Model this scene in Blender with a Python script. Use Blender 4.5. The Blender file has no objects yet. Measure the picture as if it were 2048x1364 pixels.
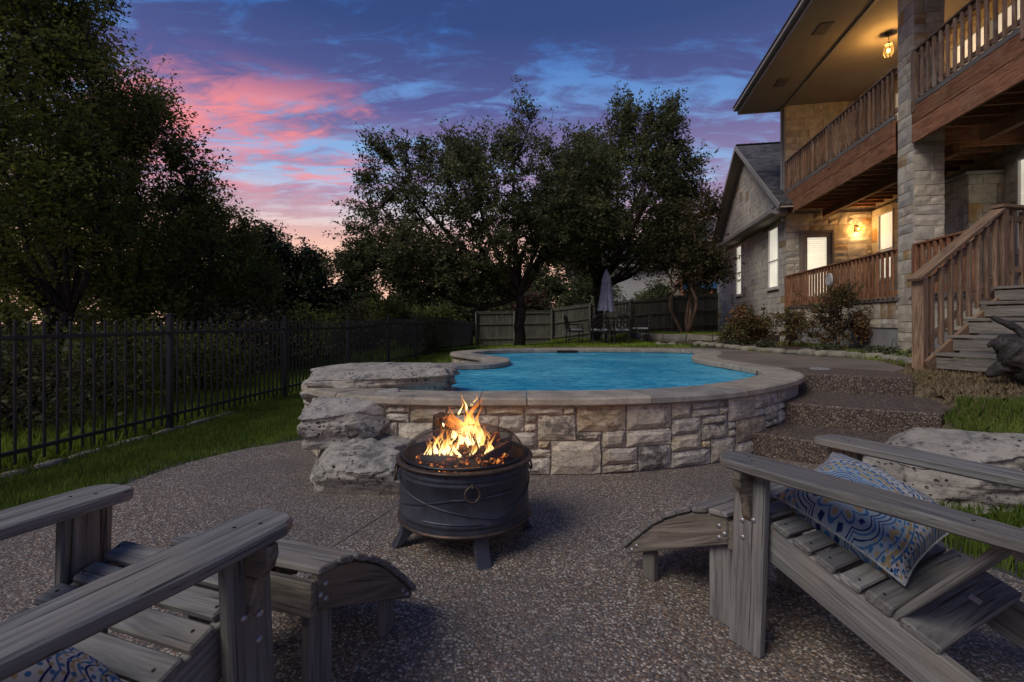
import bpy, math, random
import numpy as np
from mathutils import Vector, Matrix

# ---------------------------------------------------------------- camera, sky, sun, exposure
S = bpy.context.scene
COL = S.collection
HC, HOR, FPX = 1.18, 645.0, 967.0          # eye height (m), horizon row and focal length in photo pixels (2048 wide)
cam_d = bpy.data.cameras.new('camera'); cam = bpy.data.objects.new('camera', cam_d); COL.objects.link(cam)
cam_d.sensor_width = 36.0; cam_d.lens = FPX/2048*36.0
cam_d.shift_y = -(682-HOR)/2048.0
cam_d.clip_start = 0.05; cam_d.clip_end = 2000
cam.location = (0, 0, HC); cam.rotation_euler = (math.radians(90), 0, 0)
S.camera = cam
S.view_settings.view_transform = 'Standard'; S.view_settings.look = 'None'
S.view_settings.exposure = 0.35; S.view_settings.gamma = 1.0
S.view_settings.use_curve_mapping = False
try:
    S.cycles.use_denoising = True
    S.cycles.denoiser = 'OPENIMAGEDENOISE'
    S.cycles.max_bounces = 6; S.cycles.diffuse_bounces = 3; S.cycles.glossy_bounces = 3
    S.cycles.transmission_bounces = 4; S.cycles.transparent_max_bounces = 24
    S.cycles.sample_clamp_indirect = 4.0
    S.cycles.caustics_reflective = False; S.cycles.caustics_refractive = False
except Exception:
    pass

class NT:
    """small helper round a node tree"""
    def __init__(s, tree): s.t = tree; s.n = tree.nodes; s.l = tree.links
    def add(s, typ, **kw):
        nd = s.n.new(typ)
        for k, v in kw.items(): setattr(nd, k, v)
        return nd
    def set(s, sock, v):
        if isinstance(v, bpy.types.NodeSocket): s.l.new(v, sock)
        else: sock.default_value = v
    def math(s, op, a, b=0.0, c=None, clamp=False):
        nd = s.add('ShaderNodeMath', operation=op, use_clamp=clamp)
        s.set(nd.inputs[0], a); s.set(nd.inputs[1], b)
        if c is not None: s.set(nd.inputs[2], c)
        return nd.outputs[0]
    def vmath(s, op, a, b=None, out=0):
        nd = s.add('ShaderNodeVectorMath', operation=op); s.set(nd.inputs[0], a)
        if b is not None:
            if op == 'SCALE': s.set(nd.inputs[3], b)
            else: s.set(nd.inputs[1], b)
        return nd.outputs[out]
    def mix(s, f, a, b, blend='MIX'):
        nd = s.add('ShaderNodeMix', data_type='RGBA', blend_type=blend)
        s.set(nd.inputs[0], f); s.set(nd.inputs[6], a if isinstance(a, bpy.types.NodeSocket) else (*a[:3], 1)); s.set(nd.inputs[7], b if isinstance(b, bpy.types.NodeSocket) else (*b[:3], 1))
        return nd.outputs[2]
    def ramp(s, f, stops, interp='LINEAR'):
        nd = s.add('ShaderNodeValToRGB'); cr = nd.color_ramp; cr.interpolation = interp
        while len(cr.elements) < len(stops): cr.elements.new(0.5)
        for e, (p, c) in zip(cr.elements, stops):
            e.position = p; e.color = (*c[:3], c[3] if len(c) > 3 else 1) if not isinstance(c, (int, float)) else (c, c, c, 1)
        s.set(nd.inputs[0], f); return nd.outputs[0]
    def noise(s, vec, scale=5, detail=3, rough=0.55, dist=0.0, out=0):
        nd = s.add('ShaderNodeTexNoise'); s.set(nd.inputs['Vector'], vec)
        s.set(nd.inputs['Scale'], scale); s.set(nd.inputs['Detail'], detail); s.set(nd.inputs['Roughness'], rough); s.set(nd.inputs['Distortion'], dist)
        return nd.outputs[out]
    def maprange(s, v, a, b, c=0.0, d=1.0, smooth=True):
        nd = s.add('ShaderNodeMapRange', interpolation_type='SMOOTHSTEP' if smooth else 'LINEAR')
        for i, x in enumerate((v, a, b, c, d)): s.set(nd.inputs[i], x)
        return nd.outputs[0]
    def sep(s, v):
        nd = s.add('ShaderNodeSeparateXYZ'); s.set(nd.inputs[0], v); return nd.outputs
    def comb(s, x, y, z):
        nd = s.add('ShaderNodeCombineXYZ'); s.set(nd.inputs[0], x); s.set(nd.inputs[1], y); s.set(nd.inputs[2], z); return nd.outputs[0]

SUN_AZ = math.radians(-25)      # azimuth of the sunset glow, clockwise from +Y (camera forward)
LIT_AZ, LIT_EL = math.radians(-128), math.radians(46)     # where the soft evening light comes from
W = bpy.data.worlds.new('World'); S.world = W; W.use_nodes = True
def build_world():
    W.node_tree.nodes.clear(); n = NT(W.node_tree)
    tc = n.add('ShaderNodeTexCoord'); D = tc.outputs['Generated']
    x, y, z = n.sep(D)[:3]
    zc = n.math('MAXIMUM', z, 0.0)
    # closeness to the sunset azimuth
    hl = n.math('MAXIMUM', n.math('SQRT', n.math('ADD', n.math('MULTIPLY', x, x), n.math('MULTIPLY', y, y))), 0.001)
    dt = n.math('DIVIDE', n.math('ADD', n.math('MULTIPLY', x, math.sin(SUN_AZ)), n.math('MULTIPLY', y, math.cos(SUN_AZ))), hl)
    glow = n.maprange(dt, 0.15, 1.0)
    paz = math.radians(-30)
    dt2 = n.math('DIVIDE', n.math('ADD', n.math('MULTIPLY', x, math.sin(paz)), n.math('MULTIPLY', y, math.cos(paz))), hl)
    hot = n.maprange(dt2, 0.93, 0.995)
    # clear sky by elevation
    clear_west = n.ramp(zc, [(0.0, (.98, .50, .30)), (.12, (.92, .55, .40)), (.2, (.62, .62, .72)), (.31, (.26, .44, .74)), (.5, (.045, .17, .52)), (1, (.022, .07, .26))])
    clear_east = n.ramp(zc, [(0.0, (.42, .33, .42)), (.12, (.50, .42, .56)), (.25, (.24, .38, .66)), (.4, (.085, .21, .52)), (.6, (.03, .10, .30)), (1, (.02, .06, .22))])
    clear = n.mix(glow, clear_east, clear_west)
    # clouds on a flat layer overhead
    inv = n.math('DIVIDE', 1.0, n.math('ADD', zc, 0.13))
    P = n.comb(n.math('MULTIPLY', x, inv), n.math('MULTIPLY', y, inv), 0.0)
    rot = n.add('ShaderNodeMapping'); n.set(rot.inputs[0], P)
    rot.inputs['Rotation'].default_value = (0, 0, math.radians(14)); rot.inputs['Scale'].default_value = (.9, 1.9, 1); rot.inputs['Location'].default_value = (3.1, 1.7, 0)
    big = n.noise(rot.outputs[0], 1.15, 6, .58, .5)
    fin = n.noise(rot.outputs[0], 5.0, 9, .66, .8)
    cov = n.math('ADD', n.math('MULTIPLY', big, .62), n.math('MULTIPLY', fin, .38))
    m1 = n.maprange(cov, .40, .535)
    cloud_dark = n.ramp(zc, [(0.0, (.80, .38, .32)), (.13, (.80, .42, .38)), (.19, (.40, .27, .40)), (.28, (.33, .235, .41)), (.40, (.095, .10, .29)), (.52, (.030, .060, .20)), (1, (.02, .04, .15))])
    cloud_dark = n.mix(n.math('MULTIPLY', n.math('SUBTRACT', 1.0, glow), .5), cloud_dark, (.055, .075, .19))
    c1 = n.mix(m1, clear, cloud_dark)
    # lit pink bellies
    rot2 = n.add('ShaderNodeMapping'); n.set(rot2.inputs[0], P)
    rot2.inputs['Rotation'].default_value = (0, 0, math.radians(20)); rot2.inputs['Scale'].default_value = (1.0, 2.3, 1); rot2.inputs['Location'].default_value = (7.6, 4.2, 0)
    pk = n.noise(rot2.outputs[0], 1.3, 6, .6, .7)
    band = n.math('MULTIPLY', n.maprange(zc, .19, .29), n.maprange(zc, .45, .35))
    wide = n.math('ADD', n.math('MULTIPLY', hot, .85), n.math('MULTIPLY', glow, .22))
    thr = n.math('SUBTRACT', .60, n.math('MULTIPLY', hot, .17))
    m2 = n.math('MULTIPLY', n.math('MULTIPLY', n.maprange(n.math('ADD', n.math('MULTIPLY', pk, .62), n.math('MULTIPLY', fin, .38)), thr, n.math('ADD', thr, .16)), band), wide, clamp=True)
    c2 = n.mix(n.math('MULTIPLY', m2, .88), c1, (.93, .27, .27))
    c3 = n.mix(n.math('MULTIPLY', n.math('MULTIPLY', n.maprange(z, .27, .10), glow), .85), c2, (1.0, .58, .42))
    gnd = n.maprange(z, -.02, .0)
    c4 = n.mix(gnd, (.03, .03, .035), c3)
    sky = n.add('ShaderNodeTexSky', sky_type='NISHITA'); sky.sun_disc = False
    sky.sun_elevation = LIT_EL; sky.sun_rotation = LIT_AZ
    bg0 = n.add('ShaderNodeBackground'); n.set(bg0.inputs[0], sky.outputs[0]); bg0.inputs[1].default_value = 0.006
    bg1 = n.add('ShaderNodeBackground'); n.set(bg1.inputs[0], c4); bg1.inputs[1].default_value = 0.80
    ad = n.add('ShaderNodeAddShader'); n.l.new(bg0.outputs[0], ad.inputs[0]); n.l.new(bg1.outputs[0], ad.inputs[1])
    out = n.add('ShaderNodeOutputWorld'); n.l.new(ad.outputs[0], out.inputs[0])
build_world()
sun_d = bpy.data.lights.new('sun', 'SUN'); sun = bpy.data.objects.new('sun', sun_d); COL.objects.link(sun)
sun_d.energy = 1.45; sun_d.angle = math.radians(30); sun_d.color = (1.0, .93, .86)
_sd = Vector((math.sin(LIT_AZ)*math.cos(LIT_EL), math.cos(LIT_AZ)*math.cos(LIT_EL), math.sin(LIT_EL)))
sun.rotation_euler = _sd.to_track_quat('Z', 'Y').to_euler(); sun.location = (-8, 20, 12)

# ---------------------------------------------------------------- helpers
def G(px, py, h=0.0):
    """photo pixel on a horizontal plane at height h -> world XY"""
    Y = FPX*(HC-h)/(py-HOR); return (px-1024)*Y/FPX, Y

WM = {}
def T(x=0, y=0, z=0): return Matrix.Translation((x, y, z))
def RZ(a): return Matrix.Rotation(a, 4, 'Z')
def RX(a): return Matrix.Rotation(a, 4, 'X')
def RY(a): return Matrix.Rotation(a, 4, 'Y')
I4 = Matrix.Identity(4)
def link(o, M=None, parent=None, mat=None, label=None, cat=None, group=None, kind=None):
    M = M or I4
    if o.name not in COL.objects: COL.objects.link(o)
    if parent is not None:
        o.parent = parent; o.matrix_parent_inverse = WM[parent.name].inverted()
    o.matrix_basis = M; WM[o.name] = M.copy()
    if mat is not None and o.data is not None and len(o.data.materials) == 0: o.data.materials.append(mat)
    if label: o['label'] = label
    if cat: o['category'] = cat
    if group: o['group'] = group
    if kind: o['kind'] = kind
    return o
def empty(name, M=None, **kw):
    o = bpy.data.objects.new(name, None); o.empty_display_size = .1
    return link(o, M, **kw)
def mobj(name, mesh, M=None, **kw): return link(bpy.data.objects.new(name, mesh), M, **kw)
def pymesh(name, v, f, smooth=False, uvs=None):
    m = bpy.data.meshes.new(name); m.from_pydata([tuple(p) for p in v], [], f); m.validate(); m.update()
    if smooth: m.shade_smooth()
    if uvs is not None:
        ul = m.uv_layers.new(name='UVMap')
        for p in m.polygons:
            for li in p.loop_indices: ul.data[li].uv = uvs[m.loops[li].vertex_index]
    return m
def npmesh(name, V, Fc, smooth=False):
    """V (n,3), Fc (m,k) numpy arrays"""
    m = bpy.data.meshes.new(name); k = Fc.shape[1]
    m.vertices.add(len(V)); m.vertices.foreach_set('co', V.astype(np.float32).ravel())
    m.loops.add(Fc.size); m.loops.foreach_set('vertex_index', Fc.astype(np.int32).ravel())
    m.polygons.add(len(Fc)); m.polygons.foreach_set('loop_start', np.arange(0, Fc.size, k, dtype=np.int32))
    try: m.polygons.foreach_set('loop_total', np.full(len(Fc), k, dtype=np.int32))
    except Exception: pass
    if smooth: m.polygons.foreach_set('use_smooth', np.ones(len(Fc), dtype=bool))
    m.update(calc_edges=True); return m

class MB:
    """collects shapes into one mesh"""
    def __init__(s): s.v = []; s.f = []
    def raw(s, v, f, M=None):
        b = len(s.v)
        s.v += [tuple(M @ Vector(p)) for p in v] if M is not None else [tuple(p) for p in v]
        s.f += [tuple(i+b for i in q) for q in f]; return s
    def box(s, L, Wd, H, M=None, c=0.0):
        v, f = cbox_vf(L, Wd, H, c); return s.raw(v, f, M)
    def tube(s, pts, r, n=6, cap=True, flat=1.0):
        pts = [Vector(p) for p in pts]; rs = r if isinstance(r, (list, tuple)) else [r]*len(pts)
        b = len(s.v); up = None
        for i, p in enumerate(pts):
            d = (pts[min(i+1, len(pts)-1)]-pts[max(i-1, 0)])
            d = d.normalized() if d.length > 1e-9 else Vector((0, 0, 1))
            if up is None: up = d.orthogonal().normalized()
            up = (up-d*up.dot(d)); up = up.normalized() if up.length > 1e-6 else d.orthogonal().normalized()
            sd = d.cross(up)
            for k in range(n):
                a = 2*math.pi*k/n; s.v.append(tuple(p+up*math.cos(a)*rs[i]+sd*math.sin(a)*rs[i]*flat))
        for i in range(len(pts)-1):
            for k in range(n):
                a, c = b+i*n+k, b+i*n+(k+1) % n; s.f.append((a, c, c+n, a+n))
        if cap:
            s.f.append(tuple(b+k for k in reversed(range(n)))); e = b+(len(pts)-1)*n; s.f.append(tuple(e+k for k in range(n)))
        return s
    def lathe(s, prof, n=32, M=None, close=False):
        v = []; f = []
        for r, z in prof:
            for k in range(n):
                a = 2*math.pi*k/n; v.append((r*math.cos(a), r*math.sin(a), z))
        for i in range(len(prof)-1):
            for k in range(n):
                a, c = i*n+k, i*n+(k+1) % n; f.append((a, c, c+n, a+n))
        return s.raw(v, f, M)
    def torus(s, R, r, M=None, n=24, m=8):
        v = []; f = []
        for i in range(n):
            a = 2*math.pi*i/n
            for k in range(m):
                b = 2*math.pi*k/m; v.append(((R+r*math.cos(b))*math.cos(a), (R+r*math.cos(b))*math.sin(a), r*math.sin(b)))
        for i in range(n):
            for k in range(m): f.append((i*m+k, ((i+1) % n)*m+k, ((i+1) % n)*m+(k+1) % m, i*m+(k+1) % m))
        return s.raw(v, f, M)
    def extrude(s, poly, t, c=0.0, M=None):
        """2D polygon (ccw, local XY) extruded over z in [-t/2, t/2] with chamfered edges"""
        n = len(poly); rings = []
        inn = offset_poly(poly, c) if c else poly
        zs = [(-t/2, inn), (-t/2+c, poly), (t/2-c, poly), (t/2, inn)] if c else [(-t/2, poly), (t/2, poly)]
        v = [(p[0], p[1], z) for z, pl in zs for p in pl]; f = []
        for i in range(len(zs)-1):
            for k in range(n): f.append((i*n+k, i*n+(k+1) % n, (i+1)*n+(k+1) % n, (i+1)*n+k))
        f.append(tuple(reversed(range(n)))); e = (len(zs)-1)*n; f.append(tuple(e+k for k in range(n)))
        return s.raw(v, f, M)
    def mesh(s, name='m', smooth=False): return pymesh(name, s.v, s.f, smooth)
    def obj(s, name, mat, parent=None, M=None, smooth=False, **kw):
        return mobj(name, s.mesh(name, smooth), M, parent=parent, mat=mat, **kw)

def offset_poly(p, c):
    """inward offset of a ccw polygon"""
    n = len(p); out = []
    for i in range(n):
        a = Vector(p[i-1]); b = Vector(p[i]); d = Vector(p[(i+1) % n])
        e1 = (b-a).normalized(); e2 = (d-b).normalized()
        n1 = Vector((-e1.y, e1.x)); n2 = Vector((-e2.y, e2.x)); m = n1+n2
        k = max(.35, 1+n1.dot(n2)); out.append(tuple(b+m*(c/k)))
    return out
def cbox_vf(L, Wd, H, c):
    h = (L/2, Wd/2, H/2)
    if c <= 0:
        v = [(sx*h[0], sy*h[1], sz*h[2]) for sx in (-1, 1) for sy in (-1, 1) for sz in (-1, 1)]
        return v, [(0, 1, 3, 2), (4, 6, 7, 5), (0, 4, 5, 1), (2, 3, 7, 6), (0, 2, 6, 4), (1, 5, 7, 3)]
    c = min(c, .45*min(L, Wd, H)); v = []; ix = {}
    for sx in (-1, 1):
        for sy in (-1, 1):
            for sz in (-1, 1):
                for a in range(3):
                    p = [sx*(h[0]-c), sy*(h[1]-c), sz*(h[2]-c)]; p[a] = (sx, sy, sz)[a]*h[a]
                    ix[(sx, sy, sz, a)] = len(v); v.append(tuple(p))
    f = []
    def addf(q):
        P = [Vector(v[i]) for i in q]; nrm = (P[1]-P[0]).cross(P[2]-P[0]); ctr = sum(P, Vector())/len(P)
        f.append(tuple(q) if nrm.dot(ctr) > 0 else tuple(reversed(q)))
    for a in range(3):
        o = [k for k in range(3) if k != a]
        for sa in (-1, 1):
            q = []
            for (u, w) in ((-1, -1), (1, -1), (1, 1), (-1, 1)):
                s = [0, 0, 0]; s[a] = sa; s[o[0]] = u; s[o[1]] = w; q.append(ix[(*s, a)])
            addf(q)
        for u in (-1, 1):
            for w in (-1, 1):
                s0 = [0, 0, 0]; s0[o[0]] = u; s0[o[1]] = w; s0[a] = -1; s1 = list(s0); s1[a] = 1
                addf([ix[(*s0, o[0])], ix[(*s1, o[0])], ix[(*s1, o[1])], ix[(*s0, o[1])]])
    for sx in (-1, 1):
        for sy in (-1, 1):
            for sz in (-1, 1): addf([ix[(sx, sy, sz, a)] for a in range(3)])
    return v, f
_CB = {}
def cb_mesh(L, Wd, H, c, mat):
    """shared chamfered box meshes"""
    k = (round(L, 3), round(Wd, 3), round(H, 3), round(c, 4), mat.name)
    if k not in _CB:
        v, f = cbox_vf(*k[:4]); m = pymesh('board', v, f); m.materials.append(mat); _CB[k] = m
    return _CB[k]
def board(name, p0, p1, Wd, H, mat, parent=None, up=(0, 0, 1), c=.004, base=None, **kw):
    """a plank from p0 to p1 (local x = its length), H measured along up; base = matrix the points live in"""
    p0 = Vector(p0); p1 = Vector(p1); d = p1-p0; L = d.length; x = d/L
    z = Vector(up); z = (z-x*z.dot(x)); z = z.normalized() if z.length > 1e-6 else x.orthogonal().normalized(); y = z.cross(x)
    M = Matrix.Translation((p0+p1)/2) @ Matrix((x, y, z)).transposed().to_4x4()
    if base is not None: M = base @ M
    return mobj(name, cb_mesh(L, Wd, H, c, mat), M, parent=parent, **kw)
def bx(name, lo, hi, mat, parent=None, base=None, c=0.0, **kw):
    """axis aligned block between two corners (of the frame base)"""
    sz = [abs(hi[i]-lo[i]) for i in range(3)]; ct = [(hi[i]+lo[i])/2 for i in range(3)]
    M = T(*ct)
    if base is not None: M = base @ M
    return mobj(name, cb_mesh(*sz, c, mat), M, parent=parent, **kw)
def catmull(P, n=8, closed=True):
    P = [np.array(p, float) for p in P]; N = len(P); out = []
    for i in range(N if closed else N-1):
        p0, p1, p2, p3 = (P[(i+k) % N] if closed else P[min(max(i+k, 0), N-1)] for k in (-1, 0, 1, 2))
        for j in range(n):
            t = j/n; out.append(.5*((2*p1)+(-p0+p2)*t+(2*p0-5*p1+4*p2-p3)*t*t+(-p0+3*p1-3*p2+p3)*t**3))
    if not closed: out.append(P[-1])
    return np.array(out)
def inside(poly, x, y):
    """vectorised point in polygon"""
    poly = np.asarray(poly); x = np.asarray(x); y = np.asarray(y); r = np.zeros(x.shape, bool); n = len(poly); j = n-1
    for i in range(n):
        xi, yi = poly[i][:2]; xj, yj = poly[j][:2]
        if yi != yj: r ^= ((yi > y) != (yj > y)) & (x < (xj-xi)*(y-yi)/(yj-yi)+xi)
        j = i
    return r
_rg = np.random.default_rng(5); _LAT = _rg.random((64, 64, 64))
def vnoise(p, f=1.0):
    """3-D value noise of an (n,3) array"""
    q = np.asarray(p)*f+17.3; i = np.floor(q).astype(int); t = q-i; t = t*t*(3-2*t); r = 0
    for dx in (0, 1):
        for dy in (0, 1):
            for dz in (0, 1):
                w = (t[:, 0] if dx else 1-t[:, 0])*(t[:, 1] if dy else 1-t[:, 1])*(t[:, 2] if dz else 1-t[:, 2])
                r = r+w*_LAT[(i[:, 0]+dx) % 64, (i[:, 1]+dy) % 64, (i[:, 2]+dz) % 64]
    return r

# ---------------------------------------------------------------- materials
MATS = {}
def newmat(name):
    m = bpy.data.materials.new(name); m.use_nodes = True; m.node_tree.nodes.clear(); n = NT(m.node_tree)
    out = n.add('ShaderNodeOutputMaterial'); MATS[name] = m; return m, n, out
def princ(n, out, col, rough=.7, bump=None, bstr=.3, bdist=.01, metal=0.0, spec=.35, **kw):
    b = n.add('ShaderNodeBsdfPrincipled'); n.set(b.inputs['Base Color'], col if isinstance(col, bpy.types.NodeSocket) else (*col, 1))
    n.set(b.inputs['Roughness'], rough); n.set(b.inputs['Metallic'], metal); n.set(b.inputs['Specular IOR Level'], spec)
    for k, v in kw.items(): n.set(b.inputs[k], v)
    if bump is not None:
        bp = n.add('ShaderNodeBump'); bp.inputs['Strength'].default_value = bstr; bp.inputs['Distance'].default_value = bdist
        n.set(bp.inputs['Height'], bump); n.l.new(bp.outputs[0], b.inputs['Normal'])
    n.l.new(b.outputs[0], out.inputs[0]); return b
def objvec(n, rnd=True):
    tc = n.add('ShaderNodeTexCoord'); v = tc.outputs['Object']
    oi = n.add('ShaderNodeObjectInfo'); r = oi.outputs['Random']
    if rnd: v = n.vmath('ADD', v, n.comb(n.math('MULTIPLY', r, 37.0), n.math('MULTIPLY', r, 91.0), n.math('MULTIPLY', r, 53.0)))
    return v, r
def posvec(n): return n.add('ShaderNodeNewGeometry').outputs['Position']

def wood(name, c_lo, c_hi, crack=.5, vary=.35, rough=.75, warm=None, fine=1.0):
    """sawn wood, grain along local x"""
    m, n, out = newmat(name); v, r = objvec(n)
    g = n.vmath('MULTIPLY', v, (2.0*fine, 62*fine, 62*fine))
    warp = n.noise(n.vmath('MULTIPLY', v, (1.1, 7, 7)), 1.0, 2, .5)
    g2 = n.vmath('ADD', g, n.comb(0.0, n.math('MULTIPLY', warp, 9.0), n.math('MULTIPLY', warp, 5.0)))
    gr = n.noise(g2, 1.0, 5, .65)
    blot = n.noise(n.vmath('MULTIPLY', v, (2.2, 6, 6)), 1.0, 3, .6)
    col = n.mix(n.maprange(gr, .34, .66), c_lo, c_hi)
    col = n.mix(n.math('MULTIPLY', n.maprange(blot, .45, .75), .35), col, tuple(c*.55 for c in c_lo))
    if warm: col = n.mix(n.math('MULTIPLY', n.maprange(n.noise(v, 3.5, 3, .6), .5, .7), .5), col, warm)
    cr = n.noise(n.vmath('MULTIPLY', v, (1.6, 95, 95)), 1.0, 3, .5, .3)
    ck = n.maprange(cr, .64, .70)
    col = n.mix(n.math('MULTIPLY', ck, crack), col, tuple(c*.18 for c in c_lo))
    br = n.math('ADD', 1-vary/2, n.math('MULTIPLY', r, vary))
    col = n.mix(1.0, col, n.comb(br, br, br), 'MULTIPLY')
    h = n.math('SUBTRACT', gr, n.math('MULTIPLY', ck, .8))
    princ(n, out, col, rough, h, .55, .006, spec=.25); return m
wood('weathered_teak', (.118, .115, .109), (.232, .226, .210), crack=.8, vary=.4, warm=(.205, .18, .14))
wood('teak_side', (.105, .092, .076), (.225, .198, .163), crack=.6, vary=.25, warm=(.21, .155, .09))
wood('cedar_stain', (.17, .070, .034), (.42, .20, .10), crack=.6, vary=.35, warm=(.36, .23, .14))
wood('cedar_rail', (.13, .075, .048), (.36, .235, .155), crack=.5, vary=.7, warm=(.33, .29, .24))
wood('stair_wood', (.17, .105, .065), (.37, .245, .155), crack=.5, vary=.4, warm=(.36, .22, .115))
wood('stair_tread', (.13, .115, .098), (.26, .235, .20), crack=.5, vary=.2)
wood('fence_wood', (.085, .082, .066), (.185, .178, .140), crack=.4, vary=.35)
wood('driftwood', (.018, .015, .014), (.075, .066, .060), crack=.8, vary=.1, fine=.6)
wood('charred_log', (.012, .010, .009), (.10, .060, .035), crack=.8, vary=.5)

def stonemat(name, base, dark, ochre, dk=.35, oc=.2, bstr=.5, rnd=True, scale=1.0, pits=False, dlo=.5):
    m, n, out = newmat(name); v, r = objvec(n, rnd); v = n.vmath('SCALE', v, scale)
    a = n.noise(v, 5, 5, .6); b = n.noise(v, 22, 4, .65); c = n.noise(n.vmath('ADD', v, (9, 3, 5)), 3.2, 5, .7)
    col = n.mix(n.maprange(a, .3, .7), tuple(k*.78 for k in base), tuple(min(k*1.2, .8) for k in base))
    oi = n.add('ShaderNodeObjectInfo').outputs['Random']
    isoc = n.math('MULTIPLY', n.maprange(n.math('FRACT', n.math('MULTIPLY', oi, 7.31)), 1-oc, 1-oc+.02), n.maprange(c, .35, .6))
    col = n.mix(n.math('MULTIPLY', isoc, .8), col, ochre)
    tint = n.ramp(n.math('FRACT', n.math('MULTIPLY', oi, 13.7)), [(0, (.80, .81, .82)), (.3, (1, .99, .95)), (.6, (1.1, 1.06, .96)), (1, (.90, .86, .79))])
    col = n.mix(1.0, col, tint, 'MULTIPLY')
    isdk = n.math('MULTIPLY', n.maprange(n.math('FRACT', n.math('MULTIPLY', oi, 3.77)), .25, .8), n.maprange(n.math('ADD', n.math('MULTIPLY', c, .6), n.math('MULTIPLY', b, .4)), dlo, dlo+.12))
    if pits: isdk = n.maprange(n.math('ADD', n.math('MULTIPLY', c, .55), n.math('MULTIPLY', b, .45)), .48, .64)
    col = n.mix(n.math('MULTIPLY', isdk, dk), col, dark)
    crk = n.noise(n.vmath('MULTIPLY', v, (6, 6, 18)), 1.0, 4, .6, 1.2)
    ck = n.math('MULTIPLY', n.maprange(n.math('ABSOLUTE', n.math('SUBTRACT', crk, .5)), .02, .0), .06 if pits else .4)
    col = n.mix(ck, col, tuple(k*.35 for k in base))
    h = n.math('SUBTRACT', n.math('ADD', n.math('MULTIPLY', a, 1.0), n.math('MULTIPLY', b, .45)), n.math('MULTIPLY', ck, .6))
    if pits:
        vo = n.add('ShaderNodeTexVoronoi'); n.set(vo.inputs['Vector'], n.vmath('ADD', v, n.vmath('SCALE', n.noise(v, 20, 2, .5, out=1), .06))); vo.inputs['Scale'].default_value = 32
        pit = n.math('MULTIPLY', n.maprange(vo.outputs['Distance'], .34, .22), n.math('MULTIPLY', n.maprange(n.noise(n.vmath('ADD', v, (2, 8, 1)), 4.5, 3, .6), .46, .62), n.maprange(n.sep(vo.outputs['Color'])[1], .35, .5)))
        col = n.mix(pit, col, (.025, .023, .022)); h = n.math('SUBTRACT', h, pit)
        lay = n.noise(n.vmath('MULTIPLY', v, (2.2, 2.2, 26)), 1.0, 4, .6, .5); col = n.mix(n.math('MULTIPLY', n.maprange(lay, .5, .72), .4), col, tuple(k*.5 for k in base)); h = n.math('ADD', h, n.math('MULTIPLY', lay, .7))
    princ(n, out, col, .88, h, bstr, .02, spec=.2); return m
stonemat('pool_stone', (.58, .535, .44), (.05, .05, .05), (.48, .37, .21), dk=.92, oc=.16, bstr=.8, dlo=.49)
stonemat('house_stone', (.55, .50, .41), (.13, .125, .12), (.42, .24, .07), dk=.4, oc=.1, bstr=.45)
stonemat('boulder_stone', (.36, .345, .315), (.055, .055, .058), (.36, .27, .17), dk=.8, oc=.0, bstr=1.0, scale=1.0, pits=True)
stonemat('coping_stone', (.33, .30, .255), (.10, .095, .09), (.34, .26, .18), dk=.5, oc=.0, bstr=.25)
stonemat('edging_stone', (.27, .25, .21), (.10, .10, .10), (.35, .25, .14), dk=.6, oc=.1)

def flat(name, col, rough=.6, metal=0.0, nz=.15, scale=8, bstr=.1, spec=.35, rust=None):
    m, n, out = newmat(name); v, r = objvec(n); a = n.noise(v, scale, 4, .6)
    c = n.mix(n.maprange(a, .3, .7), tuple(k*(1-nz) for k in col), tuple(k*(1+nz) for k in col))
    if rust: c = n.mix(n.math('MULTIPLY', n.maprange(n.noise(v, 11, 5, .7), .54, .7), .75), c, rust)
    princ(n, out, c, rough, a, bstr, .004, metal, spec); return m
flat('mortar', (.34, .31, .26), .95, 0, .2, 14, .4)
flat('house_mortar', (.22, .205, .18), .95, 0, .2, 14, .4)
flat('cement', (.26, .25, .235), .92, 0, .15, 3, .3)
flat('joint_filler', (.15, .125, .105), .95, 0, .3, 20, .3)
flat('trim_paint', (.30, .285, .26), .6, 0, .08, 3)
flat('soffit_paint', (.33, .285, .225), .8, 0, .05, 3)
flat('white_trim', (.55, .54, .51), .55, 0, .06, 4)
flat('vent_metal', (.12, .105, .085), .6, 0, .1)
flat('black_metal', (.012, .014, .020), .4, .0, .3, 12, .05, .5)
flat('pit_metal', (.050, .055, .072), .46, .3, .3, 9, .15, .45, rust=(.085, .042, .022))
flat('pit_rim', (.075, .055, .042), .5, .4, .3, 14, .15, .4, rust=(.15, .075, .04))
flat('bolt_metal', (.33, .33, .34), .45, .8, .1)
flat('tag_metal', (.46, .40, .34), .5, .3, .1)
flat('cast_aluminium', (.022, .020, .022), .5, .3, .2)
flat('umbrella_cloth', (.30, .31, .40), .9, 0, .12, 5)
flat('cushion_cloth', (.30, .31, .30), .9, 0, .35, 25)
flat('neighbour_stucco', (.50, .48, .45), .9, 0, .06, 2)
flat('neighbour_tan', (.36, .30, .23), .9, 0, .1, 2)
flat('neighbour_roof', (.10, .085, .08), .9, 0, .2, 6)
flat('dark_glass', (.02, .022, .026), .15, 0, .1, 2, 0, .5)
flat('blue_awning', (.04, .14, .28), .8)
flat('plaque_white', (.52, .51, .48), .6, 0, .1, 12)
flat('ash', (.05, .045, .042), .95, 0, .5, 30, .6)
flat('door_paint', (.24, .20, .165), .55, 0, .06)
flat('copper_edge', (.23, .11, .07), .6, .2, .2)
flat('mulch_chips', (.060, .038, .026), .95, 0, .5, 20, .8)
flat('drain_dark', (.010, .010, .010), .7)

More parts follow.
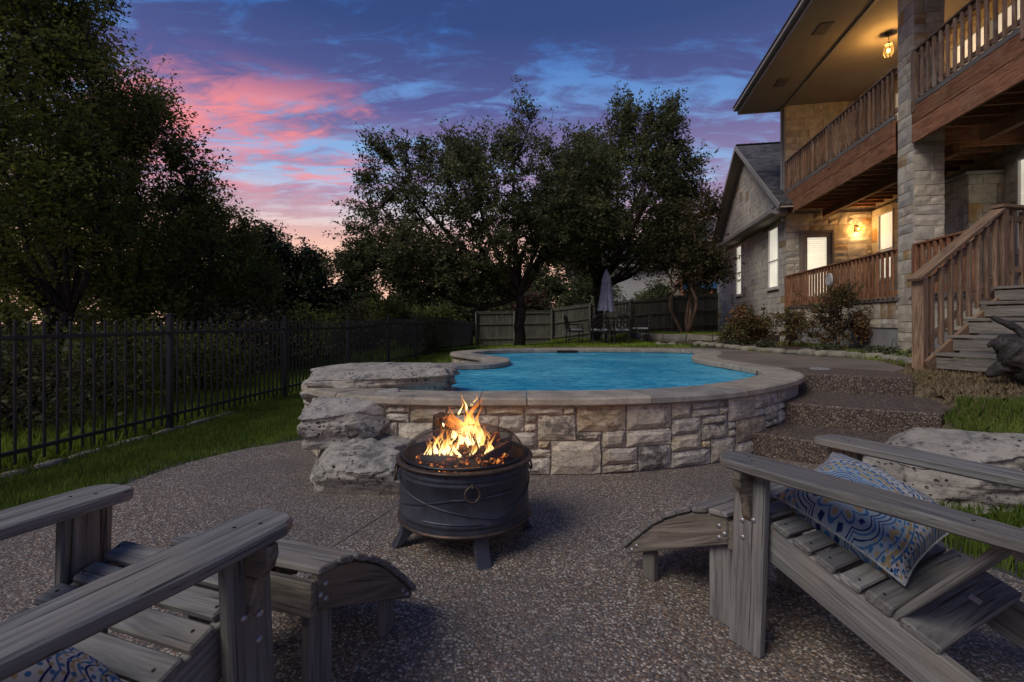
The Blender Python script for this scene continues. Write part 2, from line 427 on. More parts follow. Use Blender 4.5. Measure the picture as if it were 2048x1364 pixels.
def shingles():
    m, n, out = newmat('roof_shingle'); v, r = objvec(n)
    gi = n.add('ShaderNodeNewGeometry').outputs['Random Per Island']
    c = n.ramp(gi, [(0, (.050, .050, .058)), (.5, (.085, .083, .088)), (1, (.135, .125, .12))])
    a = n.noise(v, 60, 2, .6); c = n.mix(n.math('MULTIPLY', a, .4), c, (.03, .03, .034)); princ(n, out, c, .9, a, .4, .004)
shingles()

def aggregate():
    m, n, out = newmat('pebble_aggregate'); P = posvec(n)
    vo = n.add('ShaderNodeTexVoronoi'); n.set(vo.inputs['Vector'], P); vo.inputs['Scale'].default_value = 100; vo.inputs['Randomness'].default_value = 1.0
    rndc = n.sep(vo.outputs['Color'])[0]; d = vo.outputs['Distance']
    c = n.ramp(rndc, [(0, (.12, .080, .055)), (.18, (.27, .19, .135)), (.36, (.21, .195, .18)), (.52, (.45, .39, .31)), (.66, (.31, .21, .135)), (.8, (.58, .51, .42)), (.9, (.17, .15, .135)), (1, (.36, .27, .19))], 'CONSTANT')
    gap = n.maprange(d, .42, .64)
    c = n.mix(n.math('MULTIPLY', gap, .8), c, (.10, .088, .078))
    st = n.noise(P, .9, 4, .6); c = n.mix(n.math('MULTIPLY', n.maprange(st, .42, .66), .55), c, (.11, .10, .095))
    st2 = n.noise(P, 3.1, 4, .6); c = n.mix(n.math('MULTIPLY', n.maprange(st2, .5, .75), .22), c, (.13, .115, .10))
    h = n.math('SUBTRACT', 1.0, n.math('MULTIPLY', d, d))
    princ(n, out, c, n.math('ADD', .45, n.math('MULTIPLY', gap, .45)), h, .9, .006, spec=.4)
aggregate()
def stepagg():
    m, n, out = newmat('step_aggregate'); P = posvec(n)
    vo = n.add('ShaderNodeTexVoronoi'); n.set(vo.inputs['Vector'], P); vo.inputs['Scale'].default_value = 75
    c = n.ramp(n.sep(vo.outputs['Color'])[0], [(0, (.075, .052, .038)), (.3, (.165, .115, .080)), (.55, (.225, .165, .12)), (.75, (.14, .115, .095)), (.9, (.31, .25, .19))], 'CONSTANT')
    c = n.mix(n.math('MULTIPLY', n.maprange(vo.outputs['Distance'], .4, .62), .8), c, (.05, .04, .034))
    princ(n, out, c, .7, n.math('SUBTRACT', 1.0, vo.outputs['Distance']), .8, .006)
stepagg()
def deckmat():
    m, n, out = newmat('deck_concrete'); P = posvec(n); a = n.noise(P, 1.3, 5, .6); b = n.noise(P, 45, 3, .6)
    c = n.mix(n.maprange(a, .3, .7), (.155, .125, .10), (.235, .195, .155)); c = n.mix(n.math('MULTIPLY', b, .35), c, (.10, .08, .065))
    princ(n, out, c, .9, b, .4, .004)
deckmat()
def groundmat():
    m, n, out = newmat('soil_and_turf'); P = posvec(n); a = n.noise(P, .8, 5, .65); b = n.noise(P, 14, 5, .7)
    x, y, z = n.sep(P)[:3]
    green = n.mix(n.maprange(b, .35, .65), (.018, .034, .008), (.055, .088, .018))
    soil = n.mix(n.maprange(b, .35, .7), (.035, .026, .018), (.10, .075, .05))
    straw = n.mix(n.maprange(b, .35, .65), (.085, .060, .036), (.25, .195, .115))
    wild = n.mix(n.maprange(a, .35, .65), soil, green)
    right = n.math('MULTIPLY', n.maprange(x, 2.0, 2.6), n.maprange(y, 9.5, 7.0))
    dry = n.maprange(n.math('ADD', n.math('MULTIPLY', y, .25), n.math('MULTIPLY', a, 1.0)), 1.25, 1.6)
    rc = n.mix(dry, green, straw)
    fl = n.math('ADD', -3.62, n.math('MULTIPLY', .1045, n.math('SUBTRACT', y, 7.5)))
    beyond = n.maprange(n.math('SUBTRACT', x, fl), .12, -.12)
    c = n.mix(beyond, green, wild); c = n.mix(right, c, rc)
    princ(n, out, c, .95, b, .8, .03, spec=.1)
groundmat()
def leafmat(name, cols, trans=.3, rough=.55):
    m, n, out = newmat(name)
    gi = n.add('ShaderNodeNewGeometry').outputs['Random Per Island']; P = posvec(n)
    k = len(cols); c = n.ramp(gi, [(i/(k-1), q) for i, q in enumerate(cols)])
    cl = n.noise(P, .9, 3, .6); c = n.mix(n.maprange(cl, .42, .7), c, tuple(q*1.45 for q in cols[-1]))
    b = n.add('ShaderNodeBsdfPrincipled'); n.set(b.inputs['Base Color'], c); b.inputs['Roughness'].default_value = rough; b.inputs['Specular IOR Level'].default_value = .25
    t = n.add('ShaderNodeBsdfTranslucent'); n.set(t.inputs[0], n.mix(.5, c, tuple(q*1.3 for q in cols[-1])))
    mx = n.add('ShaderNodeMixShader'); mx.inputs[0].default_value = trans; n.l.new(b.outputs[0], mx.inputs[1]); n.l.new(t.outputs[0], mx.inputs[2]); n.l.new(mx.outputs[0], out.inputs[0])
leafmat('leaf_elm', [(.036, .056, .013), (.080, .104, .022), (.16, .17, .034)], .45)
leafmat('leaf_oak', [(.046, .058, .024), (.078, .092, .036), (.13, .138, .055)], .35)
leafmat('leaf_cedar', [(.018, .028, .012), (.030, .044, .017), (.048, .060, .022)], .15)
leafmat('leaf_myrtle', [(.036, .044, .018), (.062, .062, .026), (.092, .078, .034)])
leafmat('leaf_shrub', [(.05, .07, .02), (.095, .12, .032), (.145, .15, .05), (.16, .12, .05), (.20, .10, .045)])
leafmat('leaf_pale', [(.05, .058, .030), (.085, .095, .050), (.115, .125, .065)])
leafmat('grass_blade', [(.055, .098, .014), (.10, .16, .022), (.165, .215, .038)], .35)
leafmat('grass_bright', [(.085, .14, .018), (.15, .225, .030), (.24, .31, .045)], .35)  # lighter copy of grass_blade, light on the far lawn put into its colour
leafmat('straw_blade', [(.12, .085, .045), (.24, .18, .10), (.38, .29, .17), (.19, .15, .075)], .25)
leafmat('flower_petal', [(.40, .06, .05), (.48, .16, .10), (.42, .10, .08)], .3)
leafmat('blossom_pink', [(.16, .03, .07), (.20, .05, .10), (.14, .03, .06)], .3)
def bark():
    m, n, out = newmat('bark'); P = posvec(n); a = n.noise(n.vmath('MULTIPLY', P, (22, 22, 5)), 1.0, 5, .7)
    c = n.mix(n.maprange(a, .35, .65), (.022, .018, .014), (.075, .062, .048)); princ(n, out, c, .95, a, .8, .03, spec=.1)
    m, n, out = newmat('bark_pale'); P = posvec(n); a = n.noise(n.vmath('MULTIPLY', P, (9, 9, 3)), 1.0, 4, .7)
    c = n.mix(n.maprange(a, .35, .65), (.10, .062, .042), (.22, .15, .10)); princ(n, out, c, .9, a, .4, .02, spec=.1)
bark()
def water():
    m, n, out = newmat('pool_water'); P = posvec(n)
    a = n.noise(n.vmath('MULTIPLY', P, (1.0, 1.6, 1)), 7, 3, .55, .6); b = n.noise(P, 1.6, 2, .5)
    h = n.math('ADD', n.math('MULTIPLY', a, .5), b)
    bp = n.add('ShaderNodeBump'); bp.inputs['Strength'].default_value = .6; bp.inputs['Distance'].default_value = .06; n.set(bp.inputs['Height'], h)
    fr = n.add('ShaderNodeFresnel'); fr.inputs[0].default_value = 1.33; n.l.new(bp.outputs[0], fr.inputs['Normal'])
    # water body: part seen through, part diffuse blue with ripple light and dark painted in
    tp = n.add('ShaderNodeBsdfTransparent'); tp.inputs[0].default_value = (.5, .9, 1.0, 1)
    df = n.add('ShaderNodeBsdfDiffuse'); n.set(df.inputs[0], n.mix(n.maprange(n.math('ADD', n.math('MULTIPLY', n.noise(n.vmath('MULTIPLY', P, (1.0, 2.6, 1)), 6, 5, .7, 1.2), .65), n.math('MULTIPLY', n.noise(P, .8, 2, .5), .35)), .40, .64), (.014, .31, .52), (.17, .70, .88))); n.l.new(bp.outputs[0], df.inputs['Normal'])
    trm = n.add('ShaderNodeMixShader'); trm.inputs[0].default_value = .78; n.l.new(tp.outputs[0], trm.inputs[1]); n.l.new(df.outputs[0], trm.inputs[2]); tr = trm
    gl = n.add('ShaderNodeBsdfGlossy'); gl.inputs['Roughness'].default_value = .12; n.l.new(bp.outputs[0], gl.inputs['Normal'])
    mx = n.add('ShaderNodeMixShader'); n.set(mx.inputs[0], n.math('MULTIPLY', fr.outputs[0], .45)); n.l.new(tr.outputs[0], mx.inputs[1]); n.l.new(gl.outputs[0], mx.inputs[2]); n.l.new(mx.outputs[0], out.inputs[0])
    m, n, out = newmat('pool_plaster'); P = posvec(n)
    q = n.vmath('ADD', P, n.vmath('SCALE', n.noise(P, 2.2, 2, .5, out=1), .5))
    vo = n.add('ShaderNodeTexVoronoi'); vo.feature = 'SMOOTH_F1'; n.set(vo.inputs['Vector'], q); vo.inputs['Scale'].default_value = 2.6
    c = n.mix(n.maprange(n.noise(P, .7, 3, .6), .3, .7), (.045, .36, .66), (.07, .46, .78))
    princ(n, out, c, .8)
    m, n, out = newmat('waterline_tile'); v = posvec(n)
    vo = n.add('ShaderNodeTexVoronoi'); n.set(vo.inputs['Vector'], v); vo.inputs['Scale'].default_value = 14
    c = n.mix(n.sep(vo.outputs['Color'])[0], (.04, .045, .05), (.13, .12, .105)); princ(n, out, c, .35)
water()
def emit(name, col, strength):
    m, n, out = newmat(name); e = n.add('ShaderNodeEmission'); e.inputs[0].default_value = (*col, 1); e.inputs[1].default_value = strength; n.l.new(e.outputs[0], out.inputs[0]); return m
def litblind(name, col, s):
    """lit room behind closed blinds"""
    m, n, out = newmat(name); v, r = objvec(n); a = n.noise(v, 1.3, 3, .6)
    b = n.add('ShaderNodeBsdfPrincipled'); b.inputs['Base Color'].default_value = (*col, 1); b.inputs['Roughness'].default_value = .8
    b.inputs['Emission Color'].default_value = (*col, 1); n.set(b.inputs['Emission Strength'], n.math('MULTIPLY', n.maprange(a, .2, .8, s*.78, s*1.12), n.maprange(n.math('SINE', n.math('MULTIPLY', n.sep(posvec(n))[2], 2*math.pi/.062)), -1.0, -.3, .62, 1.0))); n.l.new(b.outputs[0], out.inputs[0])
litblind('lit_blind', (.86, .80, .66), .60)
litblind('lit_window', (.86, .79, .62), .55)
emit('bulb_warm', (1.0, .60, .20), 14.0)
def glassmat():
    m, n, out = newmat('lamp_glass'); t = n.add('ShaderNodeBsdfTransparent'); t.inputs[0].default_value = (1, .82, .5, 1)
    e = n.add('ShaderNodeEmission'); e.inputs[0].default_value = (1, .55, .16, 1); e.inputs[1].default_value = .8
    mx = n.add('ShaderNodeMixShader'); mx.inputs[0].default_value = .4; n.l.new(t.outputs[0], mx.inputs[1]); n.l.new(e.outputs[0], mx.inputs[2]); n.l.new(mx.outputs[0], out.inputs[0])
    # fine wire gauze: mostly holes
    m, n, out = newmat('spark_mesh'); t = n.add('ShaderNodeBsdfTransparent'); b = n.add('ShaderNodeBsdfPrincipled'); b.inputs['Base Color'].default_value = (.045, .042, .045, 1); b.inputs['Roughness'].default_value = .5; b.inputs['Metallic'].default_value = .3
    mx = n.add('ShaderNodeMixShader'); mx.inputs[0].default_value = .50; n.l.new(t.outputs[0], mx.inputs[1]); n.l.new(b.outputs[0], mx.inputs[2]); n.l.new(mx.outputs[0], out.inputs[0])
    # flames: hotter and denser at the base, thin and red at the tip
    m, n, out = newmat('flame'); tc = n.add('ShaderNodeTexCoord'); v = tc.outputs['Generated']; z = n.sep(v)[2]; ob = posvec(n)
    st = n.noise(n.vmath('MULTIPLY', ob, (46, 46, 9)), 1.0, 3, .6, .5)
    k = n.math('ADD', z, n.math('MULTIPLY', n.math('SUBTRACT', st, .5), .55))
    c = n.ramp(k, [(0, (1, .50, .10)), (.15, (1, .78, .36)), (.42, (1, .56, .13)), (.7, (1, .27, .03)), (1, (.8, .09, .01))])
    s = n.ramp(k, [(0, (.3, .3, .3)), (.12, (1, 1, 1)), (.45, (.55, .55, .55)), (.75, (.25, .25, .25)), (1, (.08, .08, .08))])
    e = n.add('ShaderNodeEmission'); n.set(e.inputs[0], c); n.set(e.inputs[1], n.math('MULTIPLY', s, 5.0))
    t = n.add('ShaderNodeBsdfTransparent'); mx = n.add('ShaderNodeMixShader')
    al = n.math('MULTIPLY', n.maprange(k, 1.0, .25), n.maprange(st, .34, .62), clamp=True); n.set(mx.inputs[0], n.math('MULTIPLY', al, .85))
    n.l.new(t.outputs[0], mx.inputs[1]); n.l.new(e.outputs[0], mx.inputs[2]); n.l.new(mx.outputs[0], out.inputs[0])
    m, n, out = newmat('ember'); v, r = objvec(n); a = n.noise(v, 1.6, 3, .6); g = n.maprange(a, .42, .66)
    b = n.add('ShaderNodeBsdfPrincipled'); b.inputs['Base Color'].default_value = (.03, .025, .022, 1); b.inputs['Roughness'].default_value = .95
    n.set(b.inputs['Emission Color'], n.ramp(g, [(0, (.5, .03, .0)), (.5, (1, .16, .01)), (1, (1, .45, .10))])); n.set(b.inputs['Emission Strength'], n.math('MULTIPLY', g, n.math('MULTIPLY', n.math('ADD', r, .1), 1.7))); n.l.new(b.outputs[0], out.inputs[0])
    m, n, out = newmat('burning_log'); v, r = objvec(n); a = n.noise(n.vmath('MULTIPLY', v, (3, 14, 14)), 1.6, 4, .7); g = n.maprange(a, .55, .72)
    b = n.add('ShaderNodeBsdfPrincipled'); n.set(b.inputs['Base Color'], n.mix(a, (.015, .012, .010), (.14, .075, .035))); b.inputs['Roughness'].default_value = .95
    n.set(b.inputs['Emission Color'], n.ramp(g, [(0, (.5, .04, .0)), (1, (1, .28, .03))])); n.set(b.inputs['Emission Strength'], n.math('MULTIPLY', g, 1.1)); n.l.new(b.outputs[0], out.inputs[0])
glassmat()
def pillowmat():
    m, n, out = newmat('pillow_print'); uv = n.add('ShaderNodeTexCoord').outputs['UV']
    def medallion(cx, cy, sc):
        p = n.vmath('SCALE', n.vmath('SUBTRACT', uv, (cx, cy, 0)), sc); x, y = n.sep(p)[:2]
        r = n.math('SQRT', n.math('ADD', n.math('MULTIPLY', x, x), n.math('MULTIPLY', y, y)))
        th = n.math('ARCTAN2', y, x); return r, th
    white = (.36, .365, .37); navy = (.012, .024, .10); blue = (.042, .12, .25); gold = (.27, .21, .11); pale = (.21, .27, .33)
    r, th = medallion(.44, .20, 1.0)
    pet = n.math('ABSOLUTE', n.math('COSINE', n.math('MULTIPLY', th, 4.0)))
    def ring(rad, wd): return n.maprange(n.math('ABSOLUTE', n.math('SUBTRACT', r, rad)), wd, wd*.55)
    c = n.mix(n.maprange(r, .43, .42), white, pale)
    prad = n.math('ADD', .10, n.math('MULTIPLY', pet, .075))
    c = n.mix(n.maprange(n.math('ABSOLUTE', n.math('SUBTRACT', r, prad)), .014, .008), c, blue)
    c = n.mix(n.math('MULTIPLY', n.maprange(n.math('ABSOLUTE', n.math('SUBTRACT', r, .115)), .035, .02), n.maprange(pet, .82, .93)), c, gold)
    pet2 = n.math('ABSOLUTE', n.math('SINE', n.math('MULTIPLY', th, 4.0)))
    for k, (rr, am, cc, wd) in enumerate([(.20, .05, navy, .007), (.225, .055, blue, .009), (.255, .06, navy, .006), (.285, .06, blue, .008)]):
        c = n.mix(n.maprange(n.math('ABSOLUTE', n.math('SUBTRACT', r, n.math('ADD', rr, n.math('MULTIPLY', pet2, am)))), wd, wd*.6), c, cc)
    c = n.mix(n.math('MULTIPLY', n.maprange(n.math('ABSOLUTE', n.math('SUBTRACT', r, .19)), .022, .012), n.maprange(pet2, .88, .96)), c, navy)
    c = n.mix(n.math('MULTIPLY', n.maprange(n.math('ABSOLUTE', n.math('SUBTRACT', r, .365)), .024, .014), n.maprange(pet, .75, .9)), c, gold)
    c = n.mix(ring(.445, .018), c, gold); c = n.mix(ring(.475, .010), c, blue); c = n.mix(ring(.405, .006), c, blue)
    dots = n.maprange(n.math('COSINE', n.math('MULTIPLY', th, 64.0)), .0, .4)
    c = n.mix(n.math('MULTIPLY', ring(.497, .012), dots), c, navy)
    for cx, cy in ((0, 0), (1, 0), (0, 1), (1, 1)):
        r2, t2 = medallion(cx, cy, 1.0); w = n.math('ABSOLUTE', n.math('COSINE', n.math('MULTIPLY', t2, 6.0)))
        for rr, am, cc in ((.05, .03, navy), (.085, .05, blue), (.15, .025, gold), (.175, .01, blue), (.11, .06, navy), (.22, .04, navy), (.25, .045, blue), (.29, .03, gold), (.325, .015, navy), (.36, .03, blue), (.40, .035, navy)):
            f = n.maprange(n.math('ABSOLUTE', n.math('SUBTRACT', r2, n.math('ADD', rr, n.math('MULTIPLY', w, am)))), .008, .005)
            c = n.mix(n.math('MULTIPLY', f, n.maprange(r, .50, .52)), c, cc)
    su = n.sep(uv); dt = n.math('MULTIPLY', n.math('SINE', n.math('MULTIPLY', su[0], 70.0)), n.math('SINE', n.math('MULTIPLY', su[1], 70.0)))
    c = n.mix(n.math('MULTIPLY', n.maprange(dt, .55, .75), n.maprange(r, .30, .34)), c, blue)
    c = n.mix(n.math('MULTIPLY', n.maprange(dt, -.6, -.8), n.maprange(r, .30, .34)), c, gold)
    wv = n.noise(uv, 180, 2, .5)
    princ(n, out, c, .9, wv, .2, .002, spec=.1)
pillowmat()
M_ = MATS
# ---------------------------------------------------------------- ground, patio, deck
CTRL = np.array([(-3, 2, -.02), (-3, 4, -.01), (-3, 6, .0), (-3.4, 9, .0), (-2.6, 13, .06), (-1.6, 17, .20), (-1.7, 23, .02), (-6, 6, -.12), (-8, 12, -.25), (-5, 20, -.2), (-12, 25, -.4), (-20, 15, -.6),
  (-1.6, 8.0, .0), (-1.8, 9.4, .03), (-1.4, 11, .22), (0, 13, .44), (3, 15, .47), (5, 16, .52), (7, 23, .70), (3, 23.6, .36), (0.5, 23.8, .10), (12, 26, .8), (6, 40, .7), (-5, 40, -.2),
  (6, 12, .58), (7.6, 11.5, .60), (7, 9, .60), (6, 7.2, .58), (5, 6, .58), (4.4, 5.2, .55), (4.05, 4.4, .44), (3.75, 3.9, .32), (3.3, 3.5, .18), (2.7, 2.7, .0), (2.6, 1.8, -.01), (2.6, .5, -.01), (3.4, 2.6, .10),
  (5, 3.6, .46), (6, 2.4, .42), (4.2, 1.8, .16), (0, 3, -.03), (1, 1, -.03), (-1, 1, -.03), (0, -3, -.03), (9, 5, .6), (-3, -4, -.03), (5, -4, .1), (0, 6, .0), (2.2, 8, .3), (14, 10, .6), (0, 80, .3), (-60, 60, -1.), (60, 60, 1.), (0, -60, 0)], float)
def ground_z(x, y):
    x = np.atleast_1d(np.asarray(x, float)); y = np.atleast_1d(np.asarray(y, float))
    d2 = (x[:, None]-CTRL[None, :, 0])**2+(y[:, None]-CTRL[None, :, 1])**2
    sc = .06*(y[:, None]*0+1); w = 1/(d2+sc)**1.9
    return (w*CTRL[None, :, 2]).sum(1)/w.sum(1)
def gz(x, y): return float(ground_z([x], [y])[0])

# inner (water side) outline of the pool, coping top at .60 m
POOL_IN = catmull([(-.1, 4.12), (.62, 4.13), (1.22, 4.27), (1.78, 4.52), (2.34, 4.96), (2.80, 5.45), (3.0, 5.85), (3.06, 6.3), (3.0, 6.85), (2.93, 7.4), (2.98, 7.95), (3.2, 8.6), (3.55, 9.25), (3.78, 9.8), (3.6, 10.3), (3.0, 10.5), (1.93, 10.58), (.83, 10.5), (-.25, 10.2), (-.68, 9.8), (-.78, 9.35), (-.5, 8.8), (-.17, 8.25), (-.03, 7.68), (-.1, 7.1), (-.32, 6.78), (-.7, 6.66), (-1.15, 6.45), (-1.58, 5.9), (-1.74, 5.25), (-1.55, 4.65), (-1.1, 4.27), (-.6, 4.14)], 6)
def offset_curve(P, d):
    a = np.roll(P, 1, 0); b = np.roll(P, -1, 0); t = b-a; t /= np.linalg.norm(t, axis=1)[:, None]
    return P+np.stack([t[:, 1], -t[:, 0]], 1)*d            # outline runs ccw, so this points outwards
POOL_OUT = offset_curve(POOL_IN, .42); POOL_WALL = offset_curve(POOL_IN, .36)
PATIO = [(-2.5, -6), (-2.62, 0), (-2.76, 1.4), (-2.82, 2.3), (-2.85, 3.1), (-2.78, 3.9), (-2.55, 4.45), (-2.25, 4.75), (-1.9, 5.0), (-1.5, 5.1), (-.2, 4.6), (1.5, 4.6), (2.2, 4.9), (2.6, 4.9), (3.1, 3.9), (2.75, 3.45), (2.42, 2.95), (2.28, 2.6), (2.35, 2.2), (2.55, 1.5), (2.6, 0), (2.7, -6)]
PATIO_C = catmull(PATIO, 4)
DECK = [(3.45, 5.80), (4.32, 5.36), (4.62, 5.85), (5.15, 6.3), (5.5, 7.0), (5.7, 7.6), (5.3, 8.6), (5.0, 9.6), (4.9, 10.6), (4.6, 11.3), (3.5, 11.6), (1.5, 11.7), (-.3, 11.3)]+[tuple(p) for p in offset_curve(POOL_IN, .30)[108:33:-1]]

STEP1 = [(1.95, 4.52), (2.16, 4.28), (2.62, 3.95), (3.14, 3.70), (3.42, 3.80), (3.72, 4.16), (4.0, 4.4), (3.2, 5.2), (2.5, 5.0)]
STEP2 = [(2.55, 4.86), (2.80, 4.62), (3.20, 4.36), (3.68, 4.14), (3.98, 4.35), (4.3, 4.95), (4.3, 5.3), (3.6, 5.9), (3.0, 5.6)]
STEP3 = [(3.0, 5.95), (3.28, 5.62), (3.75, 5.36), (4.27, 5.15), (4.5, 5.45), (4.6, 5.9), (4.0, 6.4), (3.4, 6.3)]
def ccw(p):
    a = sum(p[i-1][0]*p[i][1]-p[i][0]*p[i-1][1] for i in range(len(p))); return list(p) if a > 0 else list(reversed(p))
def make_ground():
    xs = np.unique(np.concatenate([np.arange(-7, 9, .2), np.linspace(-400, -7, 40)[:-1], np.linspace(9, 400, 40)]))
    ys = np.unique(np.concatenate([np.arange(-2, 26, .2), np.linspace(-200, -2, 16)[:-1], np.linspace(26, 600, 44)]))
    X, Y = np.meshgrid(xs, ys); x = X.ravel(); y = Y.ravel(); z = ground_z(x, y)
    z = z+(vnoise(np.stack([x, y, x*0], 1), 2.2)-.5)*.035
    for pl, tz in ((DECK, .50), (STEP3, .50), (STEP2, .30), (STEP1, .10)): z = np.where(inside(np.array(pl), x, y), np.minimum(z, tz), z)
    V = np.stack([x, y, z], 1); nx = len(xs); ny = len(ys)
    i, j = np.meshgrid(np.arange(nx-1), np.arange(ny-1)); a = (j*nx+i).ravel(); Fc = np.stack([a, a+1, a+1+nx, a+nx], 1)
    cx = (xs[:-1]+xs[1:])/2; cy = (ys[:-1]+ys[1:])/2; CX, CY = np.meshgrid(cx, cy)
    keep = ~inside(offset_curve(POOL_IN, .22), CX.ravel(), CY.ravel())
    # the patio is its own slab, cut out of the turf
    keep &= ~inside(np.array(offset_poly([tuple(p) for p in PATIO_C], .25)), CX.ravel(), CY.ravel())
    mobj('ground', npmesh('ground', V, Fc[keep], True), mat=M_['soil_and_turf'], kind='structure')
make_ground()

def slab(name, poly, top, thick, mat, **kw):
    mb = MB(); mb.extrude([tuple(p) for p in poly], thick, .01, T(0, 0, top-thick/2)); return mb.obj(name, mat, **kw)
def ccw(p):
    a = sum(p[i-1][0]*p[i][1]-p[i][0]*p[i-1][1] for i in range(len(p))); return list(p) if a > 0 else list(reversed(p))
slab('patio', ccw([tuple(p) for p in PATIO_C]), 0.0, .12, M_['pebble_aggregate'], kind='structure')
patio_joints = []
def joint(p, q, w=.012):
    (x0, y0), (x1, y1) = G(*p), G(*q)
    return board('expansion_joint', (x0, y0, .0005), (x1, y1, .0005), w, .006, M_['joint_filler'], bpy.data.objects['patio'], c=.001)
joint((560, 1160), (812, 1000)); joint((1187, 940), (1480, 1235)); joint((1480, 1235), (1800, 1560))
slab('pool_deck', ccw(DECK), .588, .14, M_['deck_concrete'], kind='structure')

# ---------------------------------------------------------------- ashlar stone layout
def ashlar(nc, nr, rng, sizes, mask=None):
    """random rectangular packing on a grid; returns (col,row,w,h)"""
    occ = np.zeros((nr, nc), bool)
    if mask is not None: occ |= mask
    out = []
    for r in range(nr):
        for c in range(nc):
            if occ[r, c]: continue
            for _ in range(6):
                w, h = sizes[rng.integers(len(sizes))]
                if r+h <= nr and c+w <= nc and not occ[r:r+h, c:c+w].any(): break
            else:
                w = h = 1
                while c+w < nc and w < 3 and not occ[r, c+w]: w += 1
            occ[r:r+h, c:c+w] = True; out.append((c, r, w, h))
    return out
def rock_faced(w, h, d, rng, bulge=.02, nx=5, nz=4, chip=.006):
    """a stone with a broken front (local -y is the face), x width, z height"""
    v = []; f = []; mg = min(w, h)*.05
    ph = rng.random(6)*6
    for k in range(nz+1):
        for i in range(nx+1):
            u = i/nx*2-1; t = k/nz*2-1; x = u*w/2; z = t*h/2
            edge = (1-abs(u)**6)*(1-abs(t)**6)
            e = (i in (0, nx)) or (k in (0, nz))
            y = -d-(bulge*(.55+.45*rng.random())*edge if not e else -.008)
            if e: x += rng.normal()*chip*(.6); z += rng.normal()*chip*.6
            else: x += rng.normal()*w*.02; z += rng.normal()*h*.02
            v.append((x, y, z))
    n0 = len(v); W1 = nx+1
    per = [i for i in range(nx+1)]+[k*W1+nx for k in range(1, nz+1)]+[nz*W1+i for i in range(nx-1, -1, -1)]+[k*W1 for k in range(nz-1, 0, -1)]
    for k in range(nz):
        for i in range(nx): a = k*W1+i; f.append((a, a+1, a+1+W1, a+W1))
    for p in per: v.append((v[p][0], 0.0, v[p][2]))
    m = len(per)
    for q in range(m): f.append((per[q], n0+q, n0+(q+1) % m, per[(q+1) % m]))
    return v, f

